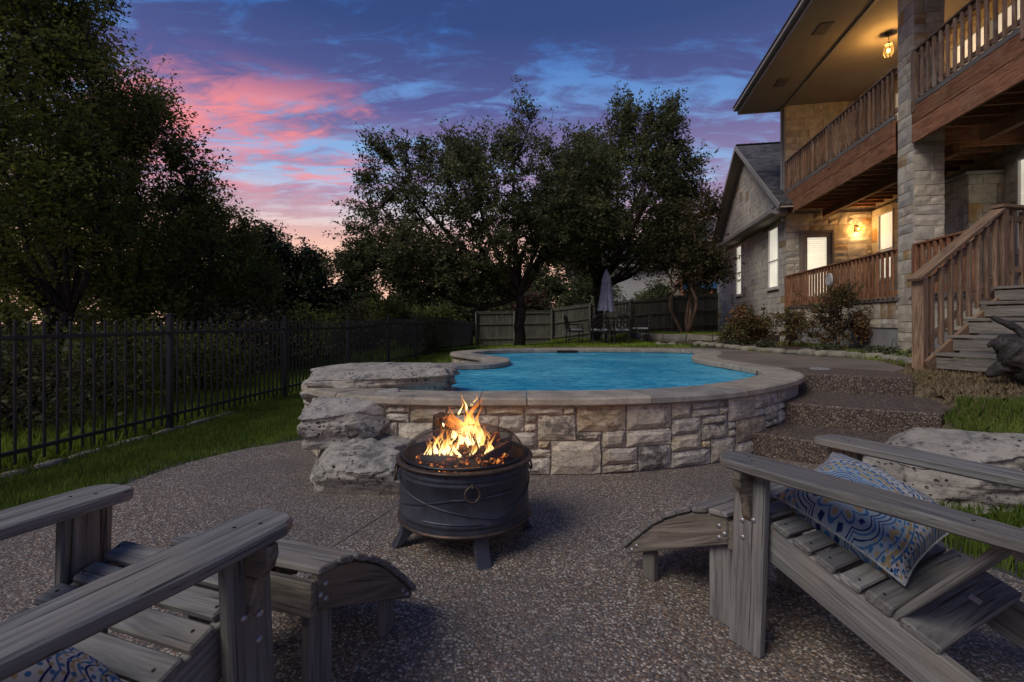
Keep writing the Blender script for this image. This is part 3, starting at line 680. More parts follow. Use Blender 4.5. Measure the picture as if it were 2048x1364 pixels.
# ---------------------------------------------------------------- swimming pool
pool = empty('swimming_pool', T(.6, 6.5, 0), label='raised kidney-shaped swimming pool with limestone wall and coping beside the patio', cat='pool')
def make_pool():
    rng = np.random.default_rng(11); N = len(POOL_WALL)
    # wall core
    v = []; f = []
    for z in (-.1, .535):
        for p in POOL_WALL: v.append((p[0], p[1], z))
    inn = offset_curve(POOL_IN, .02)
    for z in (.535, .30): 
        for p in inn: v.append((p[0], p[1], z))
    for r in range(3):
        for i in range(N): f.append((r*N+i, r*N+(i+1) % N, (r+1)*N+(i+1) % N, (r+1)*N+i))
    wall = mobj('wall', pymesh('wall', v, f), parent=pool, mat=M_['mortar'])
    # stones along the part of the wall that stands free
    seg = np.linalg.norm(np.roll(POOL_WALL, -1, 0)-POOL_WALL, axis=1); s = np.concatenate([[0], np.cumsum(seg)]); L = s[-1]
    def at(q):
        q = q % L; i = int(np.searchsorted(s, q, 'right')-1); t = (q-s[i])/seg[i]; a = POOL_WALL[i]; b = POOL_WALL[(i+1) % N]
        return a+(b-a)*t, (b-a)/seg[i]
    d = np.linalg.norm(POOL_WALL-np.array([2.95, 4.75]), axis=1); q1 = s[int(d.argmin())]
    span = q1+3.2; cw = .10; ch = .066; nc = int(span/cw); nr = 8
    lay = ashlar(nc, nr, rng, [(4, 2), (3, 2), (4, 3), (5, 3), (4, 4), (3, 3), (2, 2), (5, 2), (4, 3), (3, 1)])
    for c, r, w, h in lay:
        q = (q1-span)+(c+w/2)*cw; p, tn = at(q); nrm = np.array([tn[1], -tn[0]])
        v, f = rock_faced(w*cw-.014, h*ch-.012, .02, rng, .016)
        M = Matrix(((tn[0], -nrm[0], 0, p[0]), (tn[1], -nrm[1], 0, p[1]), (0, 0, 1, (r+h/2)*ch+.003), (0, 0, 0, 1)))
        mobj('stone', pymesh('stone', v, f), M, parent=wall, mat=M_['pool_stone'])
    # the far lobe's outer wall, seen beyond the notch
    for q0, q1b in ((s[19*6], s[23*6]), (s[25*6], s[28*6])):
        q = q0
        while q < q1b:
            w = rng.uniform(.25, .5)
            for r in range(2):
                p, tn = at(q+w/2); nrm = np.array([tn[1], -tn[0]]); v, f = rock_faced(w-.014, .25, .02, rng, .014, 3, 2)
                M = Matrix(((tn[0], -nrm[0], 0, p[0]), (tn[1], -nrm[1], 0, p[1]), (0, 0, 1, .13+r*.265), (0, 0, 0, 1)))
                mobj('stone', pymesh('stone', v, f), M, parent=wall, mat=M_['pool_stone'])
            q += w
    # coping slabs
    sp = np.linalg.norm(np.roll(POOL_IN, -1, 0)-POOL_IN, axis=1); total = sp.sum(); cum = np.concatenate([[0], np.cumsum(sp)])
    def loc(q):
        q = q % total; i = int(np.searchsorted(cum, q, 'right')-1); t = (q-cum[i])/sp[i]
        j = (i+1) % N; return POOL_IN[i]*(1-t)+POOL_IN[j]*t, POOL_OUT[i]*(1-t)+POOL_OUT[j]*t
    q = .22
    while q < total+.2:
        w = min(rng.uniform(.85, 1.25), total+.22-q)
        if w < .3: break
        m = max(3, int(w/.1)); dz = rng.normal()*.002; prof = [(0.0, .535), (0.0, .588), (.014, .600), (.400, .600), (.42, .585), (.425, .548), (.415, .535)]
        v = []; f = []; np_ = len(prof)
        for i in range(m+1):
            a, b = loc(q+.004+(w-.008)*i/m); e = (b-a)/.42
            for o, z in prof: v.append((a[0]+e[0]*o, a[1]+e[1]*o, z+dz+rng.normal()*.0012))
        for i in range(m):
            for k in range(np_): f.append((i*np_+k, i*np_+(k+1) % np_, (i+1)*np_+(k+1) % np_, (i+1)*np_+k))
        f.append(tuple(range(np_-1, -1, -1))); f.append(tuple(m*np_+k for k in range(np_)))
        f = [tuple(reversed(x)) for x in f]
        mobj('coping_stone', pymesh('coping_stone', v, f), parent=pool, mat=M_['coping_stone'])
        q += w
    # basin: tiled band at the water line, plaster below
    def ringmesh(name, zs, offs, mat, cap):
        v = []; f = []
        for z, o in zip(zs, offs):
            for p in offset_curve(POOL_IN, o): v.append((p[0], p[1], z))
        for r in range(len(zs)-1):
            for i in range(N): f.append(((r+1)*N+i, (r+1)*N+(i+1) % N, r*N+(i+1) % N, r*N+i))
        if cap:
            b = (len(zs)-1)*N; f.append(tuple(b+i for i in range(N)))
        return mobj(name, pymesh(name, v, f), parent=pool, mat=mat)
    ringmesh('tile_band', [.545, .40], [.012, .012], M_['waterline_tile'], False)
    ringmesh('basin', [.40, -.35, -.6], [.012, .0, -.2], M_['pool_plaster'], True)
    # skimmer mouth on the far side
    bx('skimmer', (.98, 10.38, .522), (1.42, 10.52, .575), M_['drain_dark'], pool)
make_pool()
def make_water():
    N = len(POOL_IN); P = offset_curve(POOL_IN, .008); ctr = np.array([1.2, 7.0])
    v = [(p[0], p[1], .525) for p in P]; mobj('water', pymesh('water', v, [tuple(range(N))]), mat=M_['pool_water'], kind='structure')
make_water()

# ---------------------------------------------------------------- rocks
def rock(name, P, rx, ry, rz, seed, label=None, cat=None, rot=0, boxy=.55, amp=.16, sub=6, mat='boulder_stone', parent=None, group=None, tilt=(0, 0), strata=.0, flat_bottom=-.8, cuts=0, **kw):
    import bmesh
    bm = bmesh.new(); bmesh.ops.create_icosphere(bm, subdivisions=sub, radius=1.0)
    V = np.array([v.co[:] for v in bm.verts]); n = V/np.linalg.norm(V, axis=1)[:, None]
    pw = 2/(1-boxy*.75); r = (np.abs(n[:, 0])**pw+np.abs(n[:, 1])**pw+np.abs(n[:, 2])**pw)**(-1/pw)
    o = seed*7.7; A = vnoise(n+o, 1.6)-.5; B = vnoise(n+o+3, 4.2)-.5; Cn = vnoise(n+o+9, 9.5)-.5; Dn = vnoise(n+o+1, 21)-.5
    r = r*(1+amp*(1.5*A+.8*B+.38*Cn+.16*Dn)); Q = n*r[:, None]
    if cuts:
        rdg = 1-np.abs(2*vnoise(n+o+5, 6.0)-1); Q *= (1+.05*(rdg-.5))[:, None]
        lay = np.floor(Q[:, 2]*3.2+A*1.6+50).astype(int); hv = _LAT[lay % 64, (lay*7+seed) % 64, seed % 64]; Q[:, :2] *= (1+.16*(hv-.55))[:, None]
    cr = np.random.default_rng(seed+500)
    for _ in range(cuts):
        pn = cr.normal(size=3); pn[2] *= .6; pn /= np.linalg.norm(pn); off = cr.uniform(.80, 1.0); dd = Q@pn-off; k = dd > 0
        Q[k] -= np.outer(dd[k]*.88, pn)
    if strata: Q[:, :2] *= (1+strata*(np.floor((Q[:, 2]+A*.5)*4) % 2-.5))[:, None]
    Q[:, 2] = np.maximum(Q[:, 2], flat_bottom)
    Q *= np.array([rx, ry, rz])
    for v, q in zip(bm.verts, Q): v.co = q
    m = bpy.data.meshes.new(name); bm.to_mesh(m); bm.free(); m.shade_smooth()
    return mobj(name, m, T(*P) @ RZ(rot) @ RX(tilt[0]) @ RY(tilt[1]), parent=parent, mat=M_[mat], label=label, cat=cat, group=group, **kw)
rock('boulder', (-1.26, 4.62, .60), .67, .34, .17, 3, 'long pitted limestone boulder lying on the pool coping', 'boulder', rot=.02, boxy=.95, amp=.14, cuts=6)
rock('boulder', (-1.27, 3.93, .40), .36, .31, .175, 8, 'square grey limestone boulder stacked under the coping, above a shelf rock', 'boulder', rot=.16, boxy=1.0, amp=.10, tilt=(.04, -.07), cuts=5)
rock('boulder', (-1.13, 3.78, .12), .40, .36, .165, 14, 'flat limestone shelf rock under the square boulder', 'boulder', rot=-.1, boxy=1.0, amp=.12, cuts=5)
rock('boulder', (-1.05, 3.50, .11), .33, .24, .175, 21, 'low jagged limestone rock resting on the patio next to the fire pit', 'boulder', rot=-.15, boxy=.8, amp=.18, tilt=(.22, .06), cuts=8)
rock('boulder', (-.83, 4.02, .34), .07, .07, .11, 33, 'small rounded limestone rock wedged against the pool wall', 'boulder', boxy=.3, sub=4)
rock('boulder', (3.08, 3.22, .19), .64, .32, .27, 5, 'large pale limestone boulder behind the armchair at the lawn edge', 'boulder', rot=-.25, boxy=.95, amp=.2, cuts=7)

# ---------------------------------------------------------------- concrete steps
def make_steps():
    st = empty('garden_steps', T(2.9, 4.4, 0), label='three broad pebbled concrete steps curving up beside the pool wall', cat='steps')
    data = [(STEP1, .20), (STEP2, .40), (STEP3, .592)]
    z0 = -.05
    for p, z in data:
        mb = MB(); mb.extrude(ccw(p), z-z0, .012, T(0, 0, (z+z0)/2)); mb.obj('step', M_['step_aggregate'], st)
make_steps()

# ---------------------------------------------------------------- black metal fence
def make_fence():
    fx = lambda y: -3.52+.1045*(y-7.5)
    root = empty('metal_fence', T(fx(5.3), 5.3, 0), label='black metal picket fence between the lawn and the woods', cat='fence')
    post_m = cb_mesh(.055, .055, 1.42, .004, M_['black_metal']); cap_m = cb_mesh(.066, .066, .018, .004, M_['black_metal'])
    pick_m = cb_mesh(.019, .019, 1.13, .003, M_['black_metal'])
    dirv = Vector((.1045, 1, 0)).normalized(); ang = math.atan2(-.1045, 1)
    ys = [.8, 3.05, 5.3, 7.5, 9.7, 11.95, 14.2, 16.45, 18.7, 20.9, 23.1]
    g0 = {y: gz(fx(y), y) for y in ys}
    for i, y in enumerate(ys):
        z = g0[y]
        p = mobj('post', post_m, T(fx(y), y, z+.55) @ RZ(ang), parent=root); mobj('post_cap', cap_m, T(fx(y), y, z+1.269) @ RZ(ang), parent=p)
        if i+1 == len(ys): break
        y1 = ys[i+1]; z1 = g0[y1]
        for h in (.17, 1.07): board('rail', (fx(y), y, z+h), (fx(y1), y1, z1+h), .028, .032, M_['black_metal'], root, c=.003)
        n = 20
        for k in range(1, n+1):
            t = k/(n+1); yy = y+(y1-y)*t
            mobj('picket', pick_m, T(fx(yy), yy, z+(z1-z)*t+.07+.565) @ RZ(ang), parent=root)
    # stone kerb along its foot
    kb = empty('stone_kerb', T(fx(4), 4, 0), label='row of low flat stones along the foot of the metal fence', cat='kerb'); rng = random.Random(4); y = 2.6
    while y < 6.2:
        L = rng.uniform(.25, .5); x = fx(y+L/2)+.02
        rock('stone', (x, y+L/2, gz(x, y+L/2)+.0), L*.48, .07, .03, int(y*37), rot=math.pi/2+ang, boxy=.7, sub=2, mat='edging_stone', parent=kb); y += L+.02
make_fence()

# ---------------------------------------------------------------- wooden fence at the back
def make_wood_fence():
    root = empty('wood_fence', T(2.5, 23.6, 0), label='weathered grey-brown wooden privacy fence behind the patio table', cat='fence'); rng = random.Random(9)
    runs = [((-1.72, 23.3), (1.95, 23.7), .05, .10, 1.62), ((1.95, 23.7), (3.8, 23.5), .10, .34, 1.72), ((3.8, 23.5), (7.6, 23.0), .34, .62, 1.74), ((7.6, 23.0), (10.4, 23.4), .62, .78, 1.78)]
    for (a, b, za, zb, H) in runs:
        a = Vector(a); b = Vector(b); d = b-a; L = d.length; e = d/L; n = Vector((e.y, -e.x)); N = int(L/.148)
        ang = math.atan2(e.y, e.x)
        for k in range(N):
            t = (k+.5)/N; p = a+d*t; z = za+(zb-za)*t; hh = H+rng.uniform(-.012, .012)
            M = T(p.x, p.y, z+hh/2) @ RZ(ang+math.pi/2+rng.uniform(-.01, .01)) @ RY(-math.pi/2+rng.uniform(-.004, .004))
            mobj('board', cb_mesh(round(hh, 2), .142, .018, .003, M_['fence_wood']), M, parent=root)
        for h in (.35, 1.05, H-.05):
            board('rail', (a.x+n.x*.035, a.y+n.y*.035, za+h), (b.x+n.x*.035, b.y+n.y*.035, zb+h), .04, .09, M_['fence_wood'], root)
        board('cap', (a.x, a.y, za+H+.03), (b.x, b.y, zb+H+.03), .12, .035, M_['fence_wood'], root)
        m = max(1, round(L/2.4))
        for k in range(m+1):
            p = a+d*(k/m)+n*.09; z = za+(zb-za)*k/m; board('post', (p.x, p.y, z-.1), (p.x, p.y, z+H+.01), .09, .09, M_['fence_wood'], root)
make_wood_fence()
# ---------------------------------------------------------------- the house (its own frame: x away from the yard, y along the wall, z up)
HB = T(7.40, 9.29, 0) @ RZ(-math.radians(10.3))
def H(x, y, z): return tuple(HB @ Vector((x, y, z)))
house = empty('stone_house', HB @ T(0, 0, .6), label='two-storey limestone house with wooden balcony and a gabled wing', cat='house')
HST = {'n': 0}
def stone_wall(name, o, ux, L, Hh, nrm, seed, cw=.13, ch=.19, holes=(), clip=None, single=True, depth=.02, sizes=None, core=True):
    """wall rectangle in house coords: origin o, along unit ux, height Hh, facing nrm; holes = (u0,u1,v0,v1)"""
    rng = np.random.default_rng(seed); o = Vector(o); ux = Vector(ux); nv = Vector(nrm)
    nc = max(1, int(round(L/cw))); nr = max(1, int(round(Hh/ch))); cw = L/nc; ch = Hh/nr
    mask = np.zeros((nr, nc), bool)
    for r in range(nr):
        for c in range(nc):
            u = (c+.5)*cw; v = (r+.5)*ch
            if any(a < u < b and q < v < w for a, b, q, w in holes) or (clip and not clip(u, v)): mask[r, c] = True
    wall = None
    if core:
        mb = MB()
        # mortar backing, cell by cell rows merged
        for r in range(nr):
            c = 0
            while c < nc:
                if mask[r, c]: c += 1; continue
                e = c
                while e < nc and not mask[r, e]: e += 1
                p = [o+ux*(c*cw)+Vector((0, 0, r*ch)), o+ux*(e*cw)+Vector((0, 0, r*ch)), o+ux*(e*cw)+Vector((0, 0, (r+1)*ch)), o+ux*(c*cw)+Vector((0, 0, (r+1)*ch))]
                mb.raw(p, [(0, 1, 2, 3)]); c = e
        wall = mobj(name, mb.mesh(name), HB, parent=house, mat=M_['house_mortar'])
    lay = ashlar(nc, nr, rng, sizes or [(3, 1), (4, 1), (2, 1), (5, 1), (4, 2), (3, 1), (6, 2), (2, 2), (3, 2)], mask)
    R = Matrix((ux, -nv, Vector((0, 0, 1)))).transposed().to_4x4()
    big = MB(); variants = {}
    for c, r, w, h in lay:
        W_ = w*cw-.012; H_ = h*ch-.011; ctr = o+ux*((c+w/2)*cw)+Vector((0, 0, (r+h/2)*ch)); M = Matrix.Translation(ctr) @ R
        if single:
            key = (w, h, int(rng.integers(2)))
            if key not in variants:
                v, f = rock_faced(W_, H_, depth, rng, .012, 3, 2, .004); m = pymesh('stone', v, f); m.materials.append(M_['house_stone']); variants[key] = m
            mobj('stone', variants[key], HB @ M, parent=wall); HST['n'] += 1
        else:
            v, f = rock_faced(W_, H_, depth, rng, .010, 2, 1, .004); big.raw(v, f, M)
    if not single:
        o2 = mobj('stone_facing', big.mesh('stone_facing'), HB, parent=wall, mat=M_['house_stone_many']); o2['kind'] = 'stuff'
    return wall
def many_stone():
    m, n, out = newmat('house_stone_many'); P = posvec(n); gi = n.add('ShaderNodeNewGeometry').outputs['Random Per Island']
    a = n.noise(P, 5, 5, .6); b = n.noise(P, 18, 4, .65)
    c = n.ramp(gi, [(0, (.46, .44, .395)), (.25, (.60, .55, .455)), (.5, (.53, .495, .42)), (.75, (.68, .62, .50)), (.93, (.56, .515, .43)), (.96, (.42, .27, .11)), (1, (.36, .35, .34))], 'LINEAR')
    c = n.mix(n.maprange(a, .3, .7), n.mix(1.0, c, (.7, .7, .7), 'MULTIPLY'), c); princ(n, out, c, .88, n.math('ADD', a, n.math('MULTIPLY', b, .4)), .5, .02, spec=.2)
many_stone()
FL1, FL2, CEIL = 1.66, 5.10, 7.85
def window(w0, y0, y1, z0, z1, wall, slats=True, mat='lit_blind'):
    """window in a wall facing -x at x=w0"""
    fr = MB(); t = .055
    for (a, b, c, d) in ((y0, y1, z0, z0+t), (y0, y1, z1-t, z1), (y0, y0+t, z0+t, z1-t), (y1-t, y1, z0+t, z1-t)):
        fr.box(.06, b-a, d-c, T(w0+.02, (a+b)/2, (c+d)/2), .006)
    zm = (z0+z1)/2-.1; fr.box(.05, y1-y0-2*t, .045, T(w0+.022, (y0+y1)/2, zm), .005)
    W_ = fr.obj('window', M_['white_trim'], house, HB)
    bx('pane', (w0+.045, y0+t, z0+t), (w0+.055, y1-t, z1-t), M_[mat], W_, HB)
    bx('sill', (w0-.05, y0-.05, z0-.07), (w0+.04, y1+.05, z0-.002), M_['house_stone'], W_, HB, c=.01)
    return W_
def make_house():
    P = house
    # pillar
    pil = bx('pillar', (.02, -.48, .5), (.48, -.02, CEIL), M_['mortar'], P, HB)
    rng = np.random.default_rng(3)
    for face, (o, ux, nv, z0) in enumerate([((.0+.02, -.0-.0, .5), (0, -1, 0), (-1, 0, 0), 0), ((.0, -.48, .5), (1, 0, 0), (0, -1, 0), 0)]):
        z = .5
        while z < CEIL-.1:
            h = float(rng.choice([.17, .2, .26, .32])); h = min(h, CEIL-z)
            cuts = [0, .5] if rng.random() < .35 else [0, float(rng.choice([.16, .2, .27, .33])), .5]
            for a, b in zip(cuts[:-1], cuts[1:]):
                v, f = rock_faced(b-a-.012, h-.012, .02, rng, .008, 3, 2, .004)
                ctr = Vector(o)+Vector(ux)*((a+b)/2); ctr.z = z+h/2
                R = Matrix((Vector(ux), -Vector(nv), Vector((0, 0, 1)))).transposed().to_4x4()
                mobj('stone', pymesh('stone', v, f), HB @ Matrix.Translation(ctr) @ R, parent=pil, mat=M_['house_stone'])
            z += h
    # porch base: stone band over smooth cement
    bx('foundation', (.06, -.0, .35), (.30, 5.62, 1.07), M_['cement'], P, HB, c=.01)
    stone_wall('porch_base', (.05, 5.66, 1.07), (0, -1, 0), 5.66, .55, (-1, 0, 0), 5)
    bx('foundation', (.10, -4.2, .35), (.34, -.50, 1.05), M_['cement'], P, HB, c=.01)
    stone_wall('porch_base', (.09, -.5, 1.05), (0, -1, 0), 2.6, .56, (-1, 0, 0), 6)
    bx('porch_floor', (.0, -.02, 1.60), (2.36, 5.64, 1.66), M_['deck_concrete'], P, HB)
    bx('porch_floor', (.0, -4.2, 1.60), (2.36, -.03, 1.659), M_['stair_tread'], P, HB)
    # door wall, lower and upper
    stone_wall('door_wall', (0, 5.68, FL1), (1, 0, 0), 2.39, 2.85, (0, -1, 0), 7, holes=[(.38, 1.36, 0, 2.36)])
    stone_wall('upper_wall', (0, 5.68, FL2), (1, 0, 0), 2.39, 2.75, (0, -1, 0), 8)
    bx('corner_trim', (-.045, 5.66, 4.9), (-.005, 5.95, CEIL), M_['trim_paint'], P, HB)
    bx('downspout', (-.10, 5.75, 4.9), (-.047, 5.83, CEIL), M_['trim_paint'], P, HB, c=.01)
    bx('wall_core', (.02, 5.70, .3), (6.0, 5.95, CEIL), M_['mortar'], P, HB)
    # long wall under the balcony
    stone_wall('porch_wall', (2.39, 5.68, FL1), (0, -1, 0), 9.4, 2.85, (-1, 0, 0), 9, holes=[(.33, 1.10, .75, 2.68), (5.1, 6.3, .9, 2.72)], single=False)
    window(2.37, 4.58, 5.35, 2.4, 4.34, None); window(2.37, -.62, .58, 2.56, 4.38, None)
    stone_wall('balcony_wall', (2.39, 5.68, FL2), (0, -1, 0), 9.4, 2.75, (-1, 0, 0), 10, holes=[(1.15, 2.1, .05, 2.4), (3.3, 5.5, .05, 2.45)], single=False)
    bx('wall_core', (2.46, -3.7, .3), (6.0, 5.68, CEIL), M_['mortar'], P, HB)
    window(2.37, 3.58, 4.53, FL2+.05, FL2+2.42, None, mat='lit_window')
    window(2.37, 1.32, 2.38, FL2+.05, FL2+2.45, None, mat='lit_window'); window(2.37, .18, 1.26, FL2+.05, FL2+2.45, None, mat='lit_window')
    # projecting bay beside the pillar
    stone_wall('bay_wall', (1.75, 3.2, FL1), (0, -1, 0), 2.32, 2.52, (-1, 0, 0), 12); stone_wall('bay_wall', (1.75, .88, FL1), (1, 0, 0), .64, 2.52, (0, -1, 0), 13)
    bx('bay_core', (1.77, .9, FL1), (2.38, 3.2, 4.17), M_['mortar'], P, HB); bx('bay_cap', (1.68, .82, 4.185), (2.38, 3.2, 4.25), M_['trim_paint'], P, HB, c=.01)
    # back door with blinds
    d = bx('door_frame', (.40, 5.60, FL1), (.47, 5.70, 3.98), M_['door_paint'], P, HB, c=.006); bx('door_frame', (1.27, 5.60, FL1), (1.34, 5.70, 3.98), M_['door_paint'], P, HB, c=.006)
    bx('door_frame', (.47, 5.602, 3.90), (1.27, 5.70, 3.98), M_['door_paint'], P, HB, c=.006)
    dm = MB()
    for a, b, c2, e in ((.475, .60, FL1+.01, 3.895), (1.14, 1.265, FL1+.01, 3.895), (.60, 1.14, 3.77, 3.895), (.60, 1.14, FL1+.01, 1.98)):
        dm.box(b-a, .05, e-c2, T((a+b)/2, 5.655, (c2+e)/2), .004)
    door = dm.obj('door', M_['door_paint'], P, HB)
    bx('pane', (.60, 5.668, 1.98), (1.14, 5.675, 3.77), M_['lit_blind'], door, HB)
    for k in range(30):
        z = 2.02+k*.058; mobj('blind_slat', cb_mesh(.53, .028, .003, 0, M_['lit_window']), HB @ T(.87, 5.652, z) @ RX(.9), parent=door)
    bx('handle', (1.16, 5.585, 2.62), (1.20, 5.63, 2.78), M_['black_metal'], door, HB, c=.008)
    # single-storey gabled wing
    stone_wall('wing_wall', (0, 14.45, .45), (0, -1, 0), 8.8, 4.05, (-1, 0, 0), 14, holes=[(7.25, 8.25, 1.83, 3.86), (3.3, 4.15, 1.83, 3.90)], single=False, cw=.14)
    bx('wing_core', (.06, 5.95, .2), (6, 14.45, 4.6), M_['mortar'], P, HB)
    window(-.02, 6.22, 7.18, 2.30, 4.30, None); window(-.02, 10.3, 11.12, 2.30, 4.34, None)
    pk_t, pk_z, e0, e1, ez = 9.6, 8.04, 4.85, 14.5, 4.62
    def gclip(u, v):
        t = 14.3-u; return 4.55+v < ez+(pk_z-ez)*(1-abs(t-pk_t)/4.75)-.12
    stone_wall('gable_wall', (0, 14.3, 4.55), (0, -1, 0), 9.2, 3.4, (-1, 0, 0), 15, clip=gclip, single=False, cw=.12)
    # gable roof: two slopes with shingle courses, ridge cap, rake boards
    sl = math.atan2(pk_z-ez, 4.75); run = math.hypot(pk_z-ez, 4.75)
    for sgn, name in ((-1, 'roof'), (1, 'roof')):
        t_e = pk_t+sgn*4.8
        roof = MB(); xs0, xs1 = -.42, 6.0
        a = Vector((xs0, pk_t, pk_z)); b = Vector((xs1, pk_t, pk_z)); lowz = ez-.03
        tlo = t_e if sgn > 0 else 5.96
        zlo = pk_z-(abs(pk_t-tlo))*math.tan(sl)
        v = [(xs0, pk_t, pk_z), (xs1, pk_t, pk_z), (xs1, tlo, zlo), (xs0, tlo, zlo)]
        v2 = [(p[0], p[1], p[2]-.05) for p in v]
        fcs = [(0, 1, 2, 3), (7, 6, 5, 4), (0, 3, 7, 4), (1, 0, 4, 5), (2, 1, 5, 6), (3, 2, 6, 7)]
        if sgn > 0: fcs = [tuple(reversed(q)) for q in fcs]
        roof.raw(v+v2, fcs); ro = roof.obj(name, M_['neighbour_roof'], P, HB)
        if sgn < 0:
            # the strip of overhang in front of the upper storey
            z_e = pk_z-(pk_t-4.95)*math.tan(sl); q = [(xs0, 5.96, zlo), (-.05, 5.96, zlo), (-.05, 4.95, z_e), (xs0, 4.95, z_e)]
            MB().raw(q+[(p[0], p[1], p[2]-.05) for p in q], fcs).obj('roof', M_['neighbour_roof'], P, HB)
            sh = MB(); rng = np.random.default_rng(2); rows = int(run/.14)
            for r in range(rows):
                dist = r*.14; x = xs0-rng.uniform(0, .2)
                while x < 4.0:
                    w = rng.uniform(.14, .34); xa = max(x, xs0); xb = x+w-.006
                    y = pk_t-(dist+.07)*math.cos(sl); z = pk_z-(dist+.07)*math.sin(sl)
                    lim = xb < -.05 or y > 6.0
                    if xb > xa+.02 and lim and y > 4.98:
                        sh.box(xb-xa, .15, .008+rng.random()*.008, T((xa+xb)/2, y, z+.014) @ RX(sl+.05))
                    x += w
            s2 = sh.obj('shingles', M_['roof_shingle'], ro, HB); s2['kind'] = 'stuff'
    rc = MB()
    for k in range(20): rc.box(.24, .2, .03, T(-.3+k*.23, pk_t, pk_z+.03) @ RY(.05), .006)
    rc.obj('ridge_cap', M_['roof_shingle'], P, HB)['kind'] = 'stuff'
    for sgn, te in ((-1, 4.9), (1, 14.45)):
        ze = pk_z-abs(te-pk_t)*math.tan(sl)
        board('rake_board', (-.44, te, ze-.07), (-.44, pk_t, pk_z-.07), .03, .16, M_['trim_paint'], P, up=(0, 0, 1), base=HB)
        board('rake_soffit', (-.22, te, ze-.10), (-.22, pk_t, pk_z-.10), .41, .02, M_['soffit_paint'], P, up=(0, -sgn*math.sin(sl), math.cos(sl)), base=HB)
        board('rake_trim', (-.03, te, ze-.22), (-.03, pk_t, pk_z-.22), .03, .15, M_['trim_paint'], P, up=(0, 0, 1), base=HB)
    # eave with gutter under the gable
    bx('eave_soffit', (-.40, 5.30, 4.44), (-.0, 14.6, 4.46), M_['soffit_paint'], P, HB)
    gm = MB(); prof = [(-.42, 4.46), (-.52, 4.50), (-.53, 4.60), (-.51, 4.60), (-.50, 4.52), (-.42, 4.48)]
    gm.extrude([(-x, z) for x, z in reversed(prof)], 9.3, 0, Matrix(((-1, 0, 0, 0), (0, 0, 1, 9.95), (0, 1, 0, 0), (0, 0, 0, 1)))); gm.obj('gutter', M_['trim_paint'], P, HB)
    bx('eave_fascia', (-.42, 5.30, 4.462), (-.395, 14.6, 4.66), M_['trim_paint'], P, HB)
    es = MB().raw([(-.44, 5.28, 4.665), (-.44, 14.6, 4.665), (-.02, 14.6, 4.86), (-.02, 5.28, 4.86)], [(0, 3, 2, 1)]).obj('eave_roof', M_['roof_shingle'], P, HB)
    MB().raw([(-.42, 5.29, 4.46), (-.0, 5.29, 4.46), (-.0, 5.29, 4.88), (-.42, 5.29, 4.67), (-.42, 5.32, 4.46), (-.0, 5.32, 4.46), (-.0, 5.32, 4.88), (-.42, 5.32, 4.67)], [(0, 1, 2, 3), (7, 6, 5, 4), (0, 4, 5, 1), (3, 2, 6, 7), (0, 3, 7, 4), (1, 5, 6, 2)]).obj('eave_return', M_['trim_paint'], P, HB)
    # upper eave, soffit, porch ceiling
    bx('porch_ceiling', (.02, -6, CEIL+.002), (2.42, 5.70, CEIL+.04), M_['soffit_paint'], P, HB)
    bx('soffit', (-1.27, -6, CEIL-.02), (-.06, 6.0, CEIL), M_['soffit_paint'], P, HB)
    bx('frieze', (-.06, -6, CEIL-.05), (.02, 5.68, CEIL+.03), M_['trim_paint'], P, HB)
    bx('eave_fascia', (-1.30, -6, CEIL-.035), (-1.27, 6.0, CEIL+.19), M_['trim_paint'], P, HB)
    bx('gutter', (-1.42, -6, CEIL+.06), (-1.302, 6.02, CEIL+.17), M_['trim_paint'], P, HB, c=.02)
    bx('eave_fascia', (-1.27, 6.0, CEIL-.035), (.0, 6.03, CEIL+.10), M_['trim_paint'], P, HB)
    MB().raw([(-1.44, -6, 8.06), (-1.44, 6.06, 8.06), (3.4, 6.06, 10.2), (3.4, -6, 10.2), (-1.44, -6, 8.03), (-1.44, 6.06, 8.03), (3.4, 6.06, 10.17), (3.4, -6, 10.17)], [(0, 3, 2, 1), (4, 5, 6, 7), (0, 1, 5, 4), (1, 2, 6, 5)]).obj('main_roof', M_['neighbour_roof'], P, HB)
    for y in (4.05, 1.55, -.9):
        vb = bx('soffit_vent', (-.80, y-.24, CEIL-.028), (-.52, y+.24, CEIL-.021), M_['vent_metal'], P, HB)
        for k in range(5): bx('louvre', (-.78+k*.052, y-.21, CEIL-.034), (-.755+k*.052, y+.21, CEIL-.029), M_['soffit_paint'], vb, HB)
    # balcony deck, fascia, joists
    for (y0, y1) in ((.02, 5.62), (-4.5, -.53)):
        bx('balcony_floor', (.0, y0, 5.02), (2.36, y1, 5.075), M_['cedar_stain'], P, HB)
        board('fascia_board', (-.03, y0, 4.60), (-.03, y1, 4.60), .045, .345, M_['cedar_stain'], P, base=HB)
        board('fascia_board', (-.03, y0, 4.93), (-.03, y1, 4.93), .045, .30, M_['cedar_stain'], P, base=HB)
        board('deck_edge', (-.02, y0, 5.13), (-.02, y1, 5.13), .07, .09, M_['stair_tread'], P, base=HB)
        y = y0+.35
        while y < y1: board('joist', (.01, y, 4.80), (2.34, y, 4.80), .05, .40, M_['cedar_stain'], P, base=HB); y += .42
    bx('beam', (1.0, .1, 4.38), (1.12, 5.6, 4.60), M_['cedar_stain'], P, HB, c=.006); bx('beam', (1.0, -4.4, 4.38), (1.12, -.55, 4.60), M_['cedar_stain'], P, HB, c=.006)
